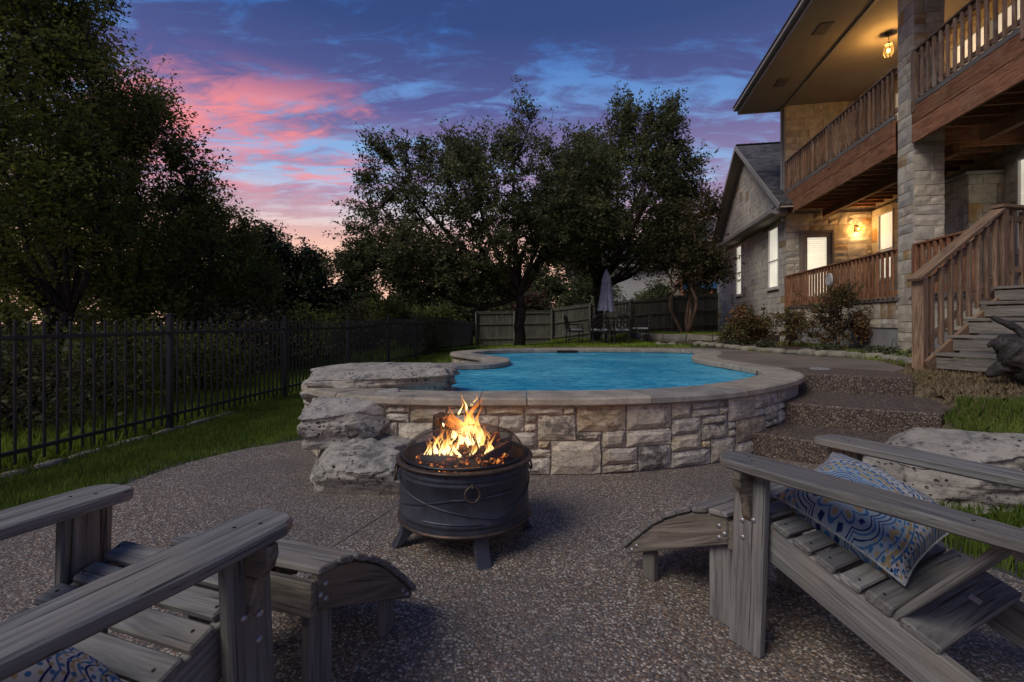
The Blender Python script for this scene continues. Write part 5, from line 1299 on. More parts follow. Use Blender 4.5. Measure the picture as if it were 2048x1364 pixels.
# ---------------------------------------------------------------- dining set under the trees
def make_dining():
    cx, cy = 3.08, 15.8; g = gz(cx, cy); Tm = T(cx, cy, g)
    t = empty('patio_table', Tm, label='dark metal patio table under the closed umbrella', cat='table')
    MB().lathe([(.0, .735), (.62, .735), (.65, .725), (.65, .712), (.60, .705), (0, .705)], 40).obj('table_top', M_['cast_aluminium'], t, Tm)
    for k in range(4):
        a = math.radians(45+90*k); c, s = math.cos(a), math.sin(a); MB().tube([(c*.42, s*.42, .71), (c*.40, s*.40, .5), (c*.30, s*.30, .25), (c*.40, s*.40, .0)], .022, 6).obj('leg', M_['cast_aluminium'], t, Tm)
    u = empty('closed_umbrella', Tm, label='closed lavender-grey patio umbrella standing in the patio table', cat='umbrella')
    MB().tube([(0, 0, 0), (0, 0, 2.42)], .02, 10).obj('pole', M_['cast_aluminium'], u, Tm); MB().lathe([(0, 0), (.24, 0), (.24, .05), (.05, .09), (.03, .25), (0, .25)], 24).obj('base', M_['cast_aluminium'], u, Tm)
    def folded(prof, n=64, fold=8, amp=.22):
        mb = MB()
        for r, z in prof:
            for k in range(n):
                a = 2*math.pi*k/n; rr = r*(1+amp*math.cos(fold*a+z*1.3)); mb.v.append((rr*math.cos(a), rr*math.sin(a), z+.02*math.cos(fold*a)))
        for i in range(len(prof)-1):
            for k in range(n): mb.f.append((i*n+k, i*n+(k+1) % n, (i+1)*n+(k+1) % n, (i+1)*n+k))
        return mb
    folded([(.24, 1.08), (.225, 1.2), (.195, 1.45), (.165, 1.7), (.14, 1.95), (.10, 2.2), (.06, 2.36)]).obj('canopy', M_['umbrella_cloth'], u, Tm, smooth=True)
    folded([(.155, 2.02), (.12, 2.15), (.075, 2.30), (.03, 2.42), (.004, 2.45)], amp=.15).obj('vent_cap', M_['umbrella_cloth'], u, Tm, smooth=True)
    MB().lathe([(0, 2.44), (.018, 2.45), (.022, 2.48), (.0, 2.51)], 10).obj('finial', M_['cast_aluminium'], u, Tm)
    def chair(x, y, rot, lab):
        Cm = T(x, y, gz(x, y)) @ RZ(rot); c = empty('patio_chair', Cm, label=lab, cat='chair', group='ornate metal chairs at the patio table')
        m = M_['cast_aluminium']
        for sx in (-1, 1):
            MB().tube([(sx*.24, .22, 0), (sx*.235, .20, .25), (sx*.25, .21, .42)], .016, 6).obj('leg', m, c, Cm)
            MB().tube([(sx*.23, -.27, 0), (sx*.225, -.22, .25), (sx*.235, -.21, .42), (sx*.24, -.26, .70)], .016, 6).obj('leg', m, c, Cm)
            MB().tube([(sx*.25, .21, .42), (sx*.28, .20, .56), (sx*.29, .14, .645), (sx*.29, -.05, .655), (sx*.27, -.20, .66), (sx*.24, -.25, .68)], .016, 6).obj('arm', m, c, Cm)
        MB().tube([(-.24, -.21, .46), (-.25, -.26, .72), (-.22, -.29, .86), (-.12, -.305, .93), (0, -.31, .95), (.12, -.305, .93), (.22, -.29, .86), (.25, -.26, .72), (.24, -.21, .46)], .018, 7).obj('back_frame', m, c, Cm)
        bk = MB()
        for (a, b) in ((-.11, .80), (.11, .80), (-.11, .64), (.11, .64), (0, .72), (0, .87), (-.19, .72), (.19, .72), (0, .57)):
            yy = -.215-(b-.46)*.2; bk.torus(.075, .009, T(a, yy, b) @ RX(math.pi/2+.2), 14, 5)
        for sx in (-1, 0, 1): bk.tube([(sx*.10, -.215, .47), (sx*.04, -.26, .70), (sx*.13, -.30, .91)], .009, 5)
        bk.obj('back_lattice', m, c, Cm)
        MB().box(.50, .46, .025, T(0, 0, .425), .008).obj('seat_frame', m, c, Cm); MB().box(.46, .44, .075, T(0, .0, .477), .03).obj('cushion', M_['cushion_cloth'], c, Cm)
        MB().tube([(-.235, -.235, .15), (0, -.0, .20), (.235, .21, .15)], .010, 5).obj('brace', m, c, Cm); MB().tube([(.235, -.235, .15), (0, -.0, .215), (-.235, .21, .15)], .010, 5).obj('brace', m, c, Cm)
    chair(2.71, 15.05, 0, 'ornate metal chair with its back to the pool, towards the oak trunk'); chair(3.37, 15.05, 0, 'ornate metal chair with its back to the pool, towards the planter')
    chair(2.02, 15.6, -math.pi/2+.1, 'ornate dark metal chair at the end of the table towards the tree trunk'); chair(4.15, 15.6, math.pi/2-.1, 'ornate dark metal chair at the end of the table towards the stone planter')
make_dining()

# ---------------------------------------------------------------- planter, garden edging
def make_beds():
    rng = np.random.default_rng(6)
    pl = empty('stone_planter', T(5.8, 15.3, .5), label='low retaining wall of pale limestone blocks around the myrtle tree', cat='planter')
    P0 = Vector((4.45, 16.0)); P1 = Vector((6.6, 14.9)); d = P1-P0; L = d.length; e = d/L; ang = math.atan2(e.y, e.x)
    for row in range(2):
        q = -.1*row
        while q < L:
            w = rng.uniform(.42, .8); c = P0+e*(q+w/2); v, f = cbox_vf(w-.012, .26, .185, .02); v = [(a+rng.normal()*.008, b+rng.normal()*.008, cc+rng.normal()*.006) for a, b, cc in v]
            mobj('block', pymesh('block', v, f), T(c.x, c.y, .52+row*.19) @ RZ(ang), parent=pl, mat=M_['edging_stone']); q += w
    # return wall towards the fence
    P2 = Vector((4.5, 16.1)); P3 = Vector((4.9, 18.5))
    for k in range(5):
        c = P2+(P3-P2)*((k+.5)/5); bx('block', (-.24, -.13, -.19), (.24, .13, .19), M_['edging_stone'], pl, T(c.x, c.y, .61) @ RZ(1.4), c=.02)
    MB().extrude(ccw([(4.5, 16.05), (6.6, 15.0), (9.0, 15.4), (9.3, 20.5), (5.0, 20.5)]), .2, 0, T(0, 0, .68)).obj('soil', M_['mulch_chips'], pl)
    ed = empty('garden_edging', T(5.6, 9.5, .6), label='row of small rough stones edging the flower bed along the house', cat='edging')
    path = catmull([(4.3, 14.6), (4.9, 13.2), (5.1, 11.8), (5.2, 10.6), (5.45, 9.5), (5.75, 8.6), (5.95, 7.8), (5.85, 7.15), (5.6, 6.75)], 12, False); i = 0; acc = 0
    for a, b in zip(path[:-1], path[1:]):
        acc += np.linalg.norm(b-a)
        if acc > .28:
            acc = 0; s = rng.uniform(.09, .15); rock('stone', (b[0], b[1], gz(b[0], b[1])+.03), s*1.35, s*.8, s*.55, int(i+40), rot=rng.random()*3, boxy=.6, sub=2, mat='edging_stone', parent=ed); i += 1
    MB().extrude(ccw([(4.45, 14.5), (5.2, 11.5), (5.5, 9.4), (6.0, 7.8), (7.2, 8.2), (7.55, 10.3), (8.2, 14.2), (6.6, 14.8)]), .1, 0, T(0, 0, .572)).obj('flower_bed', M_['mulch_chips'], None, kind='structure')
    for k, (x, y, s) in enumerate([(4.75, 14.2, .11), (4.35, 14.35, .09), (5.05, 13.0, .10)]):
        rock('round_stone', (x, y, gz(x, y)+s*.5), s*1.1, s, s*.8, 70+k, ['smooth white stone beside the planter wall', 'small pale stone at the foot of the patio chairs', 'rounded grey stone in the flower bed edge'][k], 'stone', boxy=.2, sub=3, mat='edging_stone')
make_beds()

# ---------------------------------------------------------------- neighbouring houses beyond the fence
def neighbour(name, x, y, w, d, z0, z1, rot, wallm, label, ridge=1.6, wins=()):
    Bm = T(x, y, z0) @ RZ(rot); n = empty(name, Bm, label=label, cat='house'); hh = z1-z0
    bx('wall', (-w/2, -d/2, 0), (w/2, d/2, hh), M_[wallm], n, Bm); o = .5
    MB().raw([(-w/2-o, -d/2-o, hh), (w/2+o, -d/2-o, hh), (w/2+o, d/2+o, hh), (-w/2-o, d/2+o, hh), (-w/2+d*.35, 0, hh+ridge), (w/2-d*.35, 0, hh+ridge)], [(0, 1, 5, 4), (1, 2, 5), (2, 3, 4, 5), (3, 0, 4), (3, 2, 1, 0)]).obj('roof', M_['neighbour_roof'], n, Bm)
    bx('fascia', (-w/2-o, -d/2-o-.03, hh-.16), (w/2+o, -d/2-o-.003, hh+.02), M_['white_trim'], n, Bm)
    for (a, b, c, e) in wins:
        wn = bx('window', (a, -d/2-.06, c), (b, -d/2-.004, e), M_['white_trim'], n, Bm, c=.01); bx('pane', (a+.07, -d/2-.075, c+.07), (b-.07, -d/2-.061, e-.07), M_['dark_glass'], wn, Bm)
    return n, Bm
neighbour('neighbour_house', 9.2, 38, 9, 8, .4, 5.2, -.12, 'neighbour_stucco', 'pale stucco neighbouring house behind the back fence', 2.2, [(-3.6, -2.5, 1.0, 2.4), (1.8, 3.0, 1.0, 2.4)])
_n, _Bn = neighbour('neighbour_house', 15.0, 34, 8, 8, .8, 6.4, -.18, 'neighbour_tan', 'tan two-storey neighbouring house with a covered deck next to the gabled wing', 2.2, [(-3.2, -2.2, 3.6, 4.9), (-1.6, -.4, 3.4, 5.0)])
bx('deck', (-4, -6.6, 2.75), (1.5, -4.0, 2.95), M_['cedar_stain'], _n, _Bn); bx('awning', (-3.9, -6.7, 2.35), (-1.2, -6.62, 2.72), M_['blue_awning'], _n, _Bn)
for _k in range(4): board('post', (-3.9+_k*1.6, -6.5, 0), (-3.9+_k*1.6, -6.5, 5.4), .16, .16, M_['cedar_stain'], _n, base=_Bn)

_lx, _ly = G(1640, 738, .592)
_lid = MB().lathe([(0, .016), (.10, .016), (.118, .012), (.122, .0), (0, .0)], 28).obj('skimmer_lid', M_['cement'], None, T(_lx, _ly, .589), label='pale round skimmer lid set in the pool deck above the steps', cat='lid')
for _k in (-1, 1): bx('finger_hole', (_k*.05-.012, -.006, .0165), (_k*.05+.012, .006, .0175), M_['drain_dark'], _lid, T(_lx, _ly, .589))
# ---------------------------------------------------------------- trees, shrubs, grass
def leaves_mesh(name, C, size, rng, aspect=.5, droop=.2, elong=1.0):
    """one diamond-shaped leaf (two triangles) at every centre"""
    n = len(C); a = rng.random(n)*2*np.pi; el = rng.normal(0, .55, n)-droop
    d = np.stack([np.cos(a)*np.cos(el), np.sin(a)*np.cos(el), np.sin(el)], 1)
    u = rng.normal(size=(n, 3)); s = np.cross(d, u); s /= np.linalg.norm(s, axis=1)[:, None]+1e-9
    L = size*(.6+.8*rng.random(n))[:, None]*elong; Wd = L*aspect/elong
    V = np.stack([C-d*L*.5, C+s*Wd*.5, C+d*L*.5, C-s*Wd*.5], 1).reshape(-1, 3)
    return npmesh(name, V, np.arange(4*n).reshape(n, 4))
def ellipsoid_pts(E, n, rng, shell=.55):
    w = np.array([(e[3]*e[4]*e[5])**.72 for e in E]); w = w/w.sum(); k = rng.choice(len(E), n, p=w); E = np.array(E)[k]
    d = rng.normal(size=(n, 3)); d /= np.linalg.norm(d, axis=1)[:, None]
    r = (shell+(1-shell)*rng.random(n))**1.0*np.where(rng.random(n) < .35, rng.random(n)**.5, 1)
    return E[:, :3]+d*E[:, 3:6]*r[:, None]
def tree(name, base, E, label, cat='tree', group=None, seed=1, nprim=9, nsec=60, ntwig=900, lpt=45, lsize=.09, trunk_r=.2, fork=2.0, lean=(0, 0), leaf='leaf_elm', barkm='bark', stems=1, spread=.28, gap=.42, twig_out=.35, aspect=.5, droop=.15, zmin=None, extra=None):
    rng = np.random.default_rng(seed); bx_, by_, bz_ = base
    root = empty(name, T(*base), label=label, cat=cat, group=group)
    E = [tuple(e) for e in E]; mb = MB()
    def curve(a, b, sag, m=5):
        a = np.array(a); b = np.array(b); P = []
        off = rng.normal(size=3)*np.linalg.norm(b-a)*.08; off[2] += np.linalg.norm(b-a)*sag
        for i in range(m+1):
            t = i/m; P.append(a+(b-a)*t+off*math.sin(math.pi*t))
        return np.array(P)
    prim = ellipsoid_pts(E, nprim, rng, .1); sec = ellipsoid_pts(E, nsec, rng, .35); tw = ellipsoid_pts(E, ntwig*2, rng, .62)
    if zmin is not None: tw = tw[tw[:, 2] > zmin]
    dens = vnoise(tw, 1.0)*.5+vnoise(tw, 2.4)*.4+rng.random(len(tw))*.2; tw = tw[np.argsort(-dens)[:max(40, int(len(tw)*(1-gap)))]]; tw = tw[rng.permutation(len(tw))[:ntwig]]
    ctr = np.average(np.array(E)[:, :3], axis=0, weights=[e[3]*e[4]*e[5] for e in E])
    nodes = []; rad = []
    for st in range(stems):
        o = np.array([bx_, by_, bz_-.08])+(np.array([math.cos(st*2.4), math.sin(st*2.4), 0])*trunk_r*1.4 if stems > 1 else 0)
        f = np.array([bx_+lean[0], by_+lean[1], bz_+fork])+(np.array([math.cos(st*2.4), math.sin(st*2.4), 0])*fork*.22 if stems > 1 else 0)
        P = curve(o, f, 0, 6); P[1:-1, :2] += rng.normal(size=(5, 2))*trunk_r*.25
        rr = [trunk_r*1.35]+[trunk_r*(1.05-.25*t) for t in np.linspace(0, 1, 6)]
        mb.tube([tuple(p) for p in P], rr, 9); 
        mine = prim[st::stems]
        for p in mine:
            C = curve(f, p, -.04 if p[2] > f[2] else .1, 6); r0 = trunk_r*.55
            mb.tube([tuple(q) for q in C], list(np.linspace(r0, r0*.3, 7)), 6); nodes += list(C[2:]); rad += list(np.linspace(r0, r0*.3, 7)[2:])
    nodes = np.array(nodes)
    sn = []
    for p in sec:
        i = int(np.argmin(((nodes-p)**2).sum(1))); C = curve(nodes[i], p, .03, 4); r0 = max(.012, trunk_r*.16)
        mb.tube([tuple(q) for q in C], list(np.linspace(r0, r0*.35, 5)), 4, cap=False); sn += list(C[1:])
    sn = np.concatenate([np.array(sn), nodes]); LC = []
    d2 = ((tw[:, None, :]-sn[None, :, :])**2).sum(2); near = sn[d2.argmin(1)]
    out = tw-ctr; out /= np.linalg.norm(out, axis=1)[:, None]+1e-9; tips = tw+out*(rng.random((len(tw), 1))**2.5)*twig_out+np.stack([0*tw[:, 0], 0*tw[:, 0], rng.random(len(tw))*twig_out*.4], 1)
    for a, b in zip(near, tips): mb.tube([tuple(a), tuple((a+b)/2+rng.normal(size=3)*.06), tuple(b)], [.010, .006, .003], 3, cap=False)
    n = len(tw); t = 1-rng.random((n, lpt))**1.4*.75; C = near[:, None, :]+(tips-near)[:, None, :]*t[..., None]
    C = C+rng.normal(size=C.shape)*spread*(1.05-.55*t)[..., None]*np.array([1, 1, .8])
    keep = rng.random((n, lpt)) < (.55+.45*vnoise(C.reshape(-1, 3), 2.0)).reshape(n, lpt); C = C[keep]
    if zmin is not None: C = C[C[:, 2] > zmin-.25]
    mb.obj('trunk', M_[barkm], root, smooth=True)
    mobj('crown', leaves_mesh('crown', C, lsize, rng, aspect, droop), parent=root, mat=M_[leaf])
    if extra: 
        q = C[rng.permutation(len(C))[:extra[0]]]; mobj('blossoms', leaves_mesh('blossoms', q, extra[2], rng, .8), parent=root, mat=M_[extra[1]])
    return root
# broad-leaved trees beyond the metal fence
tree('elm_tree', (-8.1, 8.2, -.25), [(-9.3, 8.4, 5.2, 2.3, 2.2, 3.2), (-8.3, 8.0, 3.2, 1.9, 1.7, 1.6), (-8.9, 8.6, 7.6, 1.6, 1.6, 1.8)], 'tall dense elm with a leaning dark trunk just behind the metal fence', seed=2, ntwig=2700, lpt=22, lsize=.08, trunk_r=.11, fork=1.6, lean=(.5, .1), gap=.5, nsec=170, spread=.15)
tree('elm_tree', (-8.3, 10.8, -.3), [(-8.7, 10.8, 4.4, 1.9, 1.8, 2.0), (-8.1, 10.6, 2.6, 2.0, 1.6, 1.7), (-9.3, 11.0, 6.0, 1.6, 1.6, 1.3)], 'dark rounded elm between the tall elm and the cedars', seed=3, ntwig=2500, lpt=20, lsize=.088, trunk_r=.12, fork=1.5, gap=.5, nsec=150, twig_out=.6, spread=.15)
tree('elm_tree', (-8.5, 13.2, -.3), [(-8.9, 13.2, 3.5, 1.8, 1.6, 1.5), (-8.3, 13.0, 2.2, 1.9, 1.5, 1.3)], 'low spreading elm at the edge of the open sky', seed=4, ntwig=2100, lpt=22, lsize=.095, trunk_r=.10, fork=1.2, gap=.36, twig_out=.7, nsec=110, spread=.15)
tree('elm_tree', (-12.5, 13.0, -.4), [(-13.0, 13.0, 6.5, 3.6, 2.4, 3.6), (-12, 13, 3.0, 3.6, 2.2, 2.0)], 'big elm standing deeper in the woods behind the tall elm', seed=5, ntwig=850, lpt=26, lsize=.13, trunk_r=.2, fork=2.0, gap=.22)
tree('elm_tree', (-6.0, 4.6, -.15), [(-6.9, 4.8, 3.6, 1.2, 1.0, 1.5), (-6.6, 4.6, 2.0, 1.0, .9, .9)], 'slender young elm close to the near end of the metal fence', seed=6, ntwig=700, lpt=36, lsize=.075, trunk_r=.055, fork=1.2, gap=.35)
tree('elm_tree', (-17.0, 16.5, -.5), [(-17, 16.5, 5.0, 3.6, 2.4, 3.8), (-16, 16.5, 2.2, 3.6, 2.2, 2.2)], 'broad elm filling the far woods past the big elm', seed=7, ntwig=900, lpt=28, lsize=.15, trunk_r=.2, fork=1.6, gap=.2)
# cedars and oaks of the far wood
for k, (x, y, h, w, sd, lab) in enumerate([(-10.4, 19.5, 4.9, 1.8, 11, 'dark bushy cedar right behind the low spreading elm'), (-8.9, 20.5, 4.2, 1.5, 12, 'dark ragged cedar with a pointed leader against the sunset'), (-7.2, 21.5, 3.3, 1.5, 13, 'lower dark cedar next to the ragged pointed one'),
        (-12.5, 23.5, 5.8, 2.4, 14, 'large cedar at the back of the far wood'), (-5.6, 26.0, 3.0, 1.9, 15, 'small oak with thin top against the orange horizon'), (-3.2, 28.5, 3.8, 2.0, 16, 'far oak half hidden by the big yard oak'),
        (-1.2, 30.0, 4.6, 2.4, 17, 'bushy tree beyond the end of the metal fence'), (1.6, 29.0, 4.6, 2.4, 18, 'bushy tree behind the trunk of the big yard oak'), (4.6, 29.5, 4.8, 2.2, 19, 'bushy tree beyond the wooden fence behind the umbrella'), (8.6, 29.0, 3.3, 1.5, 20, 'low bushy tree in front of the pale stucco house')]):
    tree('cedar_tree' if k < 4 else 'background_tree', (x, y, -.2), [(x, y, h*.45, w, w*.8, h*.42), (x+.3, y, h*.75, w*.55, w*.5, h*.27)], lab, group='trees of the far wood', seed=sd, ntwig=620, lpt=38, lsize=.15 if k < 4 else .16, trunk_r=.12, fork=.9, leaf='leaf_cedar' if k < 4 else 'leaf_oak', gap=.22, twig_out=.55, spread=.25)
# the yard's live oaks and the crape myrtle
tree('oak_tree', (.23, 15.7, gz(.23, 15.7)), [(-1.2, 15.6, 4.5, 3.7, 2.5, 2.2), (-3.0, 15.4, 3.0, 2.3, 1.8, 1.1), (.8, 15.7, 5.2, 2.3, 2.1, 2.3), (.40, 15.7, 7.7, .55, .6, 1.5), (1.5, 15.6, 4.1, 1.5, 1.6, 1.3), (-3.4, 15.6, 5.9, 1.1, 1.0, 1.3), (-1.2, 15.6, 6.3, 1.7, 1.4, .9), (-4.3, 15.4, 3.6, 1.0, 1.0, 1.0), (-4.4, 15.5, 4.9, .8, .9, 1.0), (-5.0, 15.4, 3.0, .7, .8, .55), (-4.3, 15.6, 6.9, .4, .5, .9), (-2.2, 15.3, 2.5, 2.2, 1.5, .6), (2.3, 15.6, 4.3, 1.5, 1.4, .75), (2.2, 15.6, 5.6, 1.3, 1.3, 1.6)], 'big spreading live oak with a thick trunk, nearest the pool', seed=21, nprim=20, nsec=300, ntwig=5600, lpt=22, lsize=.105, trunk_r=.185, fork=1.75, leaf='leaf_oak', gap=.42, twig_out=.75, spread=.12)
tree('oak_tree', (3.35, 19.2, gz(3.35, 19.2)), [(4.0, 19.2, 5.7, 3.3, 2.2, 2.5), (5.2, 19.2, 8.2, 1.7, 1.5, 1.4), (4.2, 19.2, 8.8, .6, .8, 1.4), (2.6, 19.2, 4.8, 2.0, 1.8, 1.8), (2.9, 19.2, 7.2, 1.3, 1.2, 1.3), (5.6, 19.0, 4.6, 2.0, 1.6, 1.7), (6.4, 19.1, 6.6, 1.2, 1.2, 1.6), (6.2, 19.2, 9.2, .5, .6, .8)], 'tall live oak behind the umbrella, in front of the wooden fence', seed=22, nprim=18, nsec=200, ntwig=4700, lpt=22, lsize=.12, trunk_r=.17, fork=2.2, leaf='leaf_oak', gap=.40, twig_out=.8, spread=.14)
tree('myrtle_tree', (6.35, 17.6, .72), [(6.35, 17.6, 4.3, 1.1, 1.0, 1.5), (6.9, 17.5, 3.2, 1.0, .9, 1.0), (5.9, 17.6, 3.4, .9, .9, 1.0), (6.9, 17.5, 5.2, .7, .7, .8)], 'slender multi-stemmed crape myrtle in the stone planter', seed=23, nprim=9, nsec=60, ntwig=720, lpt=30, lsize=.11, trunk_r=.055, fork=1.7, leaf='leaf_myrtle', barkm='bark_pale', stems=4, gap=.42, twig_out=.6, spread=.18)
# pink-flowering shrub and hedge behind the wooden fence
tree('flowering_shrub', (.9, 24.6, .2), [(1.0, 24.6, 1.9, 1.0, .6, .7)], 'dull pink flowering shrub looking over the wooden fence', cat='shrub', seed=24, nprim=5, nsec=20, ntwig=160, lpt=30, lsize=.13, trunk_r=.04, fork=.6, leaf='leaf_myrtle', gap=.3, extra=(500, 'blossom_pink', .15))
# undergrowth along the outside of the fence
UG = [(-5.2, 5.0, 1.0, .9), (-5.6, 6.6, 1.1, 1.2), (-5.0, 7.8, .9, 1.1), (-5.3, 9.3, 1.0, 1.5), (-4.7, 10.8, .9, 1.4), (-5.0, 12.4, 1.1, 1.7), (-4.6, 14.4, 1.1, 1.8), (-7.2, 6.4, 1.2, 1.6), (-7.0, 9.0, 1.2, 2.0), (-6.6, 11.6, 1.3, 2.1), (-4.6, 17.0, 1.3, 2.2), (-4.0, 20.0, 1.3, 2.0), (-9.5, 6.5, 1.5, 2.0), (-3.4, 22.8, 1.2, 1.9)]
UGL = ['leafy bush at the near end of the metal fence', 'spreading dark bush behind the near fence panels', 'ragged bush touching the metal fence', 'tall thicket bush behind the middle fence panels', 'brownish thicket bush by the third fence post', 'dense bush under the low elm', 'dark bush opposite the pool notch', 'thick bush under the tall elm', 'dark tall bush between the elm trunks', 'big shaded bush in front of the cedars', 'round bush where the fence nears the wood', 'leafy bush near the far end of the metal fence', 'thick bush at the left edge of the woods', 'bush closing the corner of the two fences']
for k, ((x, y, w, h), lab) in enumerate(zip(UG, UGL)):
    g0 = gz(x, y); tree('bush', (x, y, g0), [(x, y, g0+h*.5, w, w*.8, h*.52)], lab, cat='bush', group='bushes outside the fence', seed=40+k, nprim=5, nsec=18, ntwig=140, lpt=26, lsize=.046+.004*y, trunk_r=.03, fork=.35, leaf='leaf_elm' if k % 3 else 'leaf_myrtle', gap=.2, twig_out=.35, spread=.17)
tree('pale_shrub', (-2.9, 15.6, .0), [(-2.95, 15.6, .65, .75, .5, .62)], 'pale feathery shrub just outside the far fence panels', cat='shrub', seed=60, nprim=5, nsec=20, ntwig=260, lpt=34, lsize=.09, trunk_r=.02, fork=.3, leaf='leaf_pale', gap=.1, twig_out=.35, spread=.10, aspect=.2, droop=-.5)
# flower bed shrubs against the house
tree('rose_bush', (6.95, 10.35, .6), [(6.95, 10.35, 1.30, .62, .5, .52), (7.0, 10.3, 1.0, .75, .5, .35), (7.05, 10.4, 1.65, .30, .3, .25)], 'large reddish-green rose bush below the porch railing plaque', cat='shrub', seed=61, nprim=9, nsec=40, ntwig=340, lpt=20, lsize=.058, trunk_r=.012, fork=.3, leaf='leaf_shrub', stems=4, gap=.4, twig_out=.38, spread=.055, extra=(36, 'flower_petal', .07))
tree('rose_bush', (6.55, 11.4, .6), [(6.55, 11.4, 1.05, .38, .35, .38)], 'smaller thin rose bush beside the large rose bush', cat='shrub', seed=62, nprim=6, nsec=22, ntwig=110, lpt=24, lsize=.06, trunk_r=.012, fork=.25, leaf='leaf_shrub', stems=3, gap=.35, twig_out=.28, spread=.07)
tree('rose_bush', (6.1, 12.5, .6), [(6.15, 12.5, 1.15, .50, .4, .50), (5.75, 12.4, .85, .40, .35, .28)], 'dark rose bush in front of the gabled wing', cat='shrub', seed=63, nprim=7, nsec=30, ntwig=230, lpt=26, lsize=.065, trunk_r=.014, fork=.3, leaf='leaf_shrub', stems=3, gap=.3, twig_out=.25, spread=.08)
tree('rose_bush', (6.9, 14.2, .6), [(6.9, 14.2, .98, .6, .45, .36)], 'low pale green shrub between the planter and the wing wall', cat='shrub', seed=64, nprim=6, nsec=22, ntwig=170, lpt=26, lsize=.07, trunk_r=.012, fork=.2, leaf='leaf_pale', stems=3, gap=.3, twig_out=.2, spread=.09, extra=(24, 'flower_petal', .07))
for k, (x, y, w, lab) in enumerate([(5.55, 10.6, .22, 'tuft of green weeds at the bed edging near the pool'), (5.9, 9.0, .26, 'low green clump in the bed in front of the large rose bush'), (6.35, 8.3, .30, 'leafy clump in the bed near the stone pillar'), (5.35, 11.9, .25, 'small leafy plant at the bed edging near the wing'), (6.55, 7.75, .2, 'small weed clump by the stair newel post')]):
    tree('weed_clump', (x, y, .6), [(x, y, .66, w, w*.8, .09)], lab, cat='plant', seed=70+k, nprim=3, nsec=8, ntwig=60, lpt=20, lsize=.05, trunk_r=.005, fork=.04, leaf='leaf_pale', gap=.1, twig_out=.06, spread=.05)

def blades(name, x, y, h, w, mat, seed, lean=.45, zoff=0.0):
    rng = np.random.default_rng(seed); n = len(x); z = ground_z(x, y)+(vnoise(np.stack([x, y, x*0], 1), 2.2)-.5)*.035+zoff-.004
    a = rng.random(n)*2*np.pi; L = h*(.5+.8*rng.random(n)); ln = lean*rng.random(n)*L; b = a+rng.normal(0, .9, n)
    B = np.stack([x, y, z], 1); s = np.stack([np.cos(a), np.sin(a), 0*a], 1)*(w*.5)*(.7+.6*rng.random(n))[:, None]
    mid = B+np.stack([np.cos(b)*ln*.35, np.sin(b)*ln*.35, L*.6], 1); tip = B+np.stack([np.cos(b)*ln, np.sin(b)*ln, L*np.sqrt(np.maximum(.05, 1-(ln/L)**2))], 1)
    V = np.stack([B-s, B+s, mid+s*.7, tip, mid-s*.7], 1).reshape(-1, 3)
    i = np.arange(n)*5; q = np.stack([i, i+1, i+2, i+3, i+4], 1); return mobj(name, npmesh(name, V, q), mat=M_[mat], kind='stuff')
def scatter(n, x0, x1, y0, y1, rng, f): 
    x = rng.uniform(x0, x1, n); y = rng.uniform(y0, y1, n); k = f(x, y); return x[k], y[k]
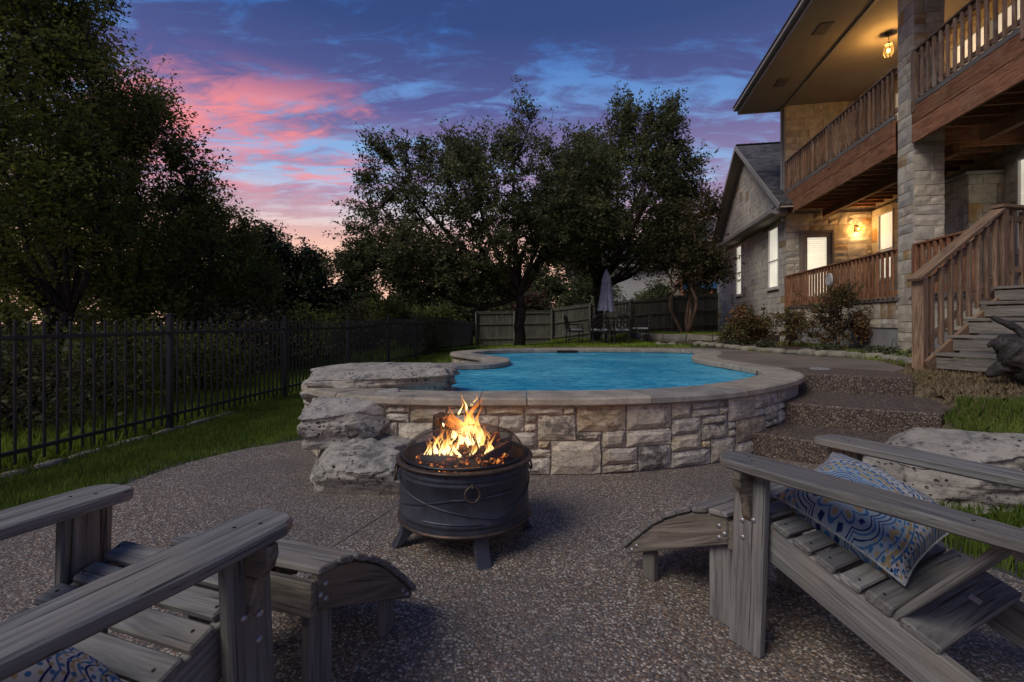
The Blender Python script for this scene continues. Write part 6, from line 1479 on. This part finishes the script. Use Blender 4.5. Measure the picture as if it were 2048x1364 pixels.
def make_grass():
    rng = np.random.default_rng(77); fx = lambda y: -3.52+.1045*(y-7.5); pout = POOL_OUT; pat = np.array(PATIO_C)
    ok = lambda x, y: ~inside(pat, x, y) & ~inside(pout, x, y)
    x, y = scatter(120000, -4.2, -1.0, 2.0, 8.5, rng, lambda x, y: ok(x, y) & (x > fx(y)-.02) & (rng.random(len(x)) < np.clip(1.15-.06*y, .2, 1)))
    o = blades('lawn_grass', x, y, .055, .006, 'grass_blade', 1); o['label'] = 'mown green grass strip between the patio and the metal fence'; o['category'] = 'grass'
    x, y = scatter(60000, -3.8, -.2, 7.5, 23, rng, lambda x, y: ok(x, y) & (x > fx(y)) & (rng.random(len(x)) < np.clip(1.3-.05*y, .2, 1)))
    o = blades('lawn_grass', x, y, .065, .014, 'grass_blade', 2); o['label'] = 'grass beside the far lobe of the pool along the fence'; o['category'] = 'grass'
    x, y = scatter(70000, -1.8, 7.5, 11.5, 23.2, rng, lambda x, y: ok(x, y) & ~inside(np.array(DECK), x, y) & ~((x > 4.3) & (y < 15.5)))
    o = blades('lawn_grass', x, y, .09, .022, 'grass_bright', 3); o['label'] = 'bright green back lawn under the oaks and patio table'; o['category'] = 'grass'
    x, y = scatter(80000, -8, -3, 2.5, 14, rng, lambda x, y: (x < fx(y)-.05) & (x > fx(y)-3.0) & (rng.random(len(x)) < .8*np.clip(1.2-(fx(y)-x)*.35, .1, 1)))
    o = blades('rough_grass', x, y, .20, .014, 'grass_bright', 4, .7); o['label'] = 'rough long grass and weeds outside the metal fence'; o['category'] = 'grass'
    x, y = scatter(26000, -6, -1.5, 12, 26, rng, lambda x, y: (x < fx(y)-.05))
    o = blades('rough_grass', x, y, .32, .03, 'grass_bright', 5, .7); o['label'] = 'tall pale weeds beyond the far end of the metal fence'; o['category'] = 'grass'
    # right-hand bank: straw higher up, green below
    st = np.array([(1.9, 4.6), (2.16, 4.28), (3.14, 3.68), (3.55, 3.85), (3.68, 4.12), (4.05, 4.35), (4.27, 5.13), (4.7, 5.8), (5.2, 6.3), (5.5, 7), (4, 8), (2, 6)])
    bank = lambda x, y: ok(x, y) & ~inside(st, x, y) & ~inside(np.array(DECK), x, y)
    x, y = scatter(60000, 2.3, 6.6, 1.2, 7.6, rng, lambda x, y: bank(x, y) & (y*.8+x*.2+vnoise(np.stack([x, y, x*0], 1), 1.3)*1.2 > 4.3))
    o = blades('dry_grass', x, y, .06, .007, 'straw_blade', 6, 1.4); o['label'] = 'dry straw-coloured grass on the bank below the porch stairs'; o['category'] = 'grass'
    x, y = scatter(60000, 2.2, 5.0, 1.2, 5.2, rng, lambda x, y: bank(x, y) & (y*.8+x*.2+vnoise(np.stack([x, y, x*0], 1), 1.3)*1.2 < 4.8))
    o = blades('lawn_grass', x, y, .085, .007, 'grass_blade', 7, .6); o['label'] = 'green grass tufts around the large lawn boulder'; o['category'] = 'grass'
    x, y = scatter(9000, 4.6, 7.6, 6.6, 14.2, rng, lambda x, y: bank(x, y) & (vnoise(np.stack([x, y, x*0], 1), 1.6) > .52))
    o = blades('bed_grass', x, y, .10, .012, 'grass_bright', 8, .8); o['label'] = 'patchy grass growing in the flower bed along the house'; o['category'] = 'grass'
    x, y = scatter(6000, 5.0, 8.6, 15.6, 19.5, rng, lambda x, y: x > 0)
    o = blades('planter_grass', x, y, .10, .02, 'grass_bright', 9, .6, .22); o['label'] = 'green ground cover on top of the stone planter'; o['category'] = 'grass'
make_grass()
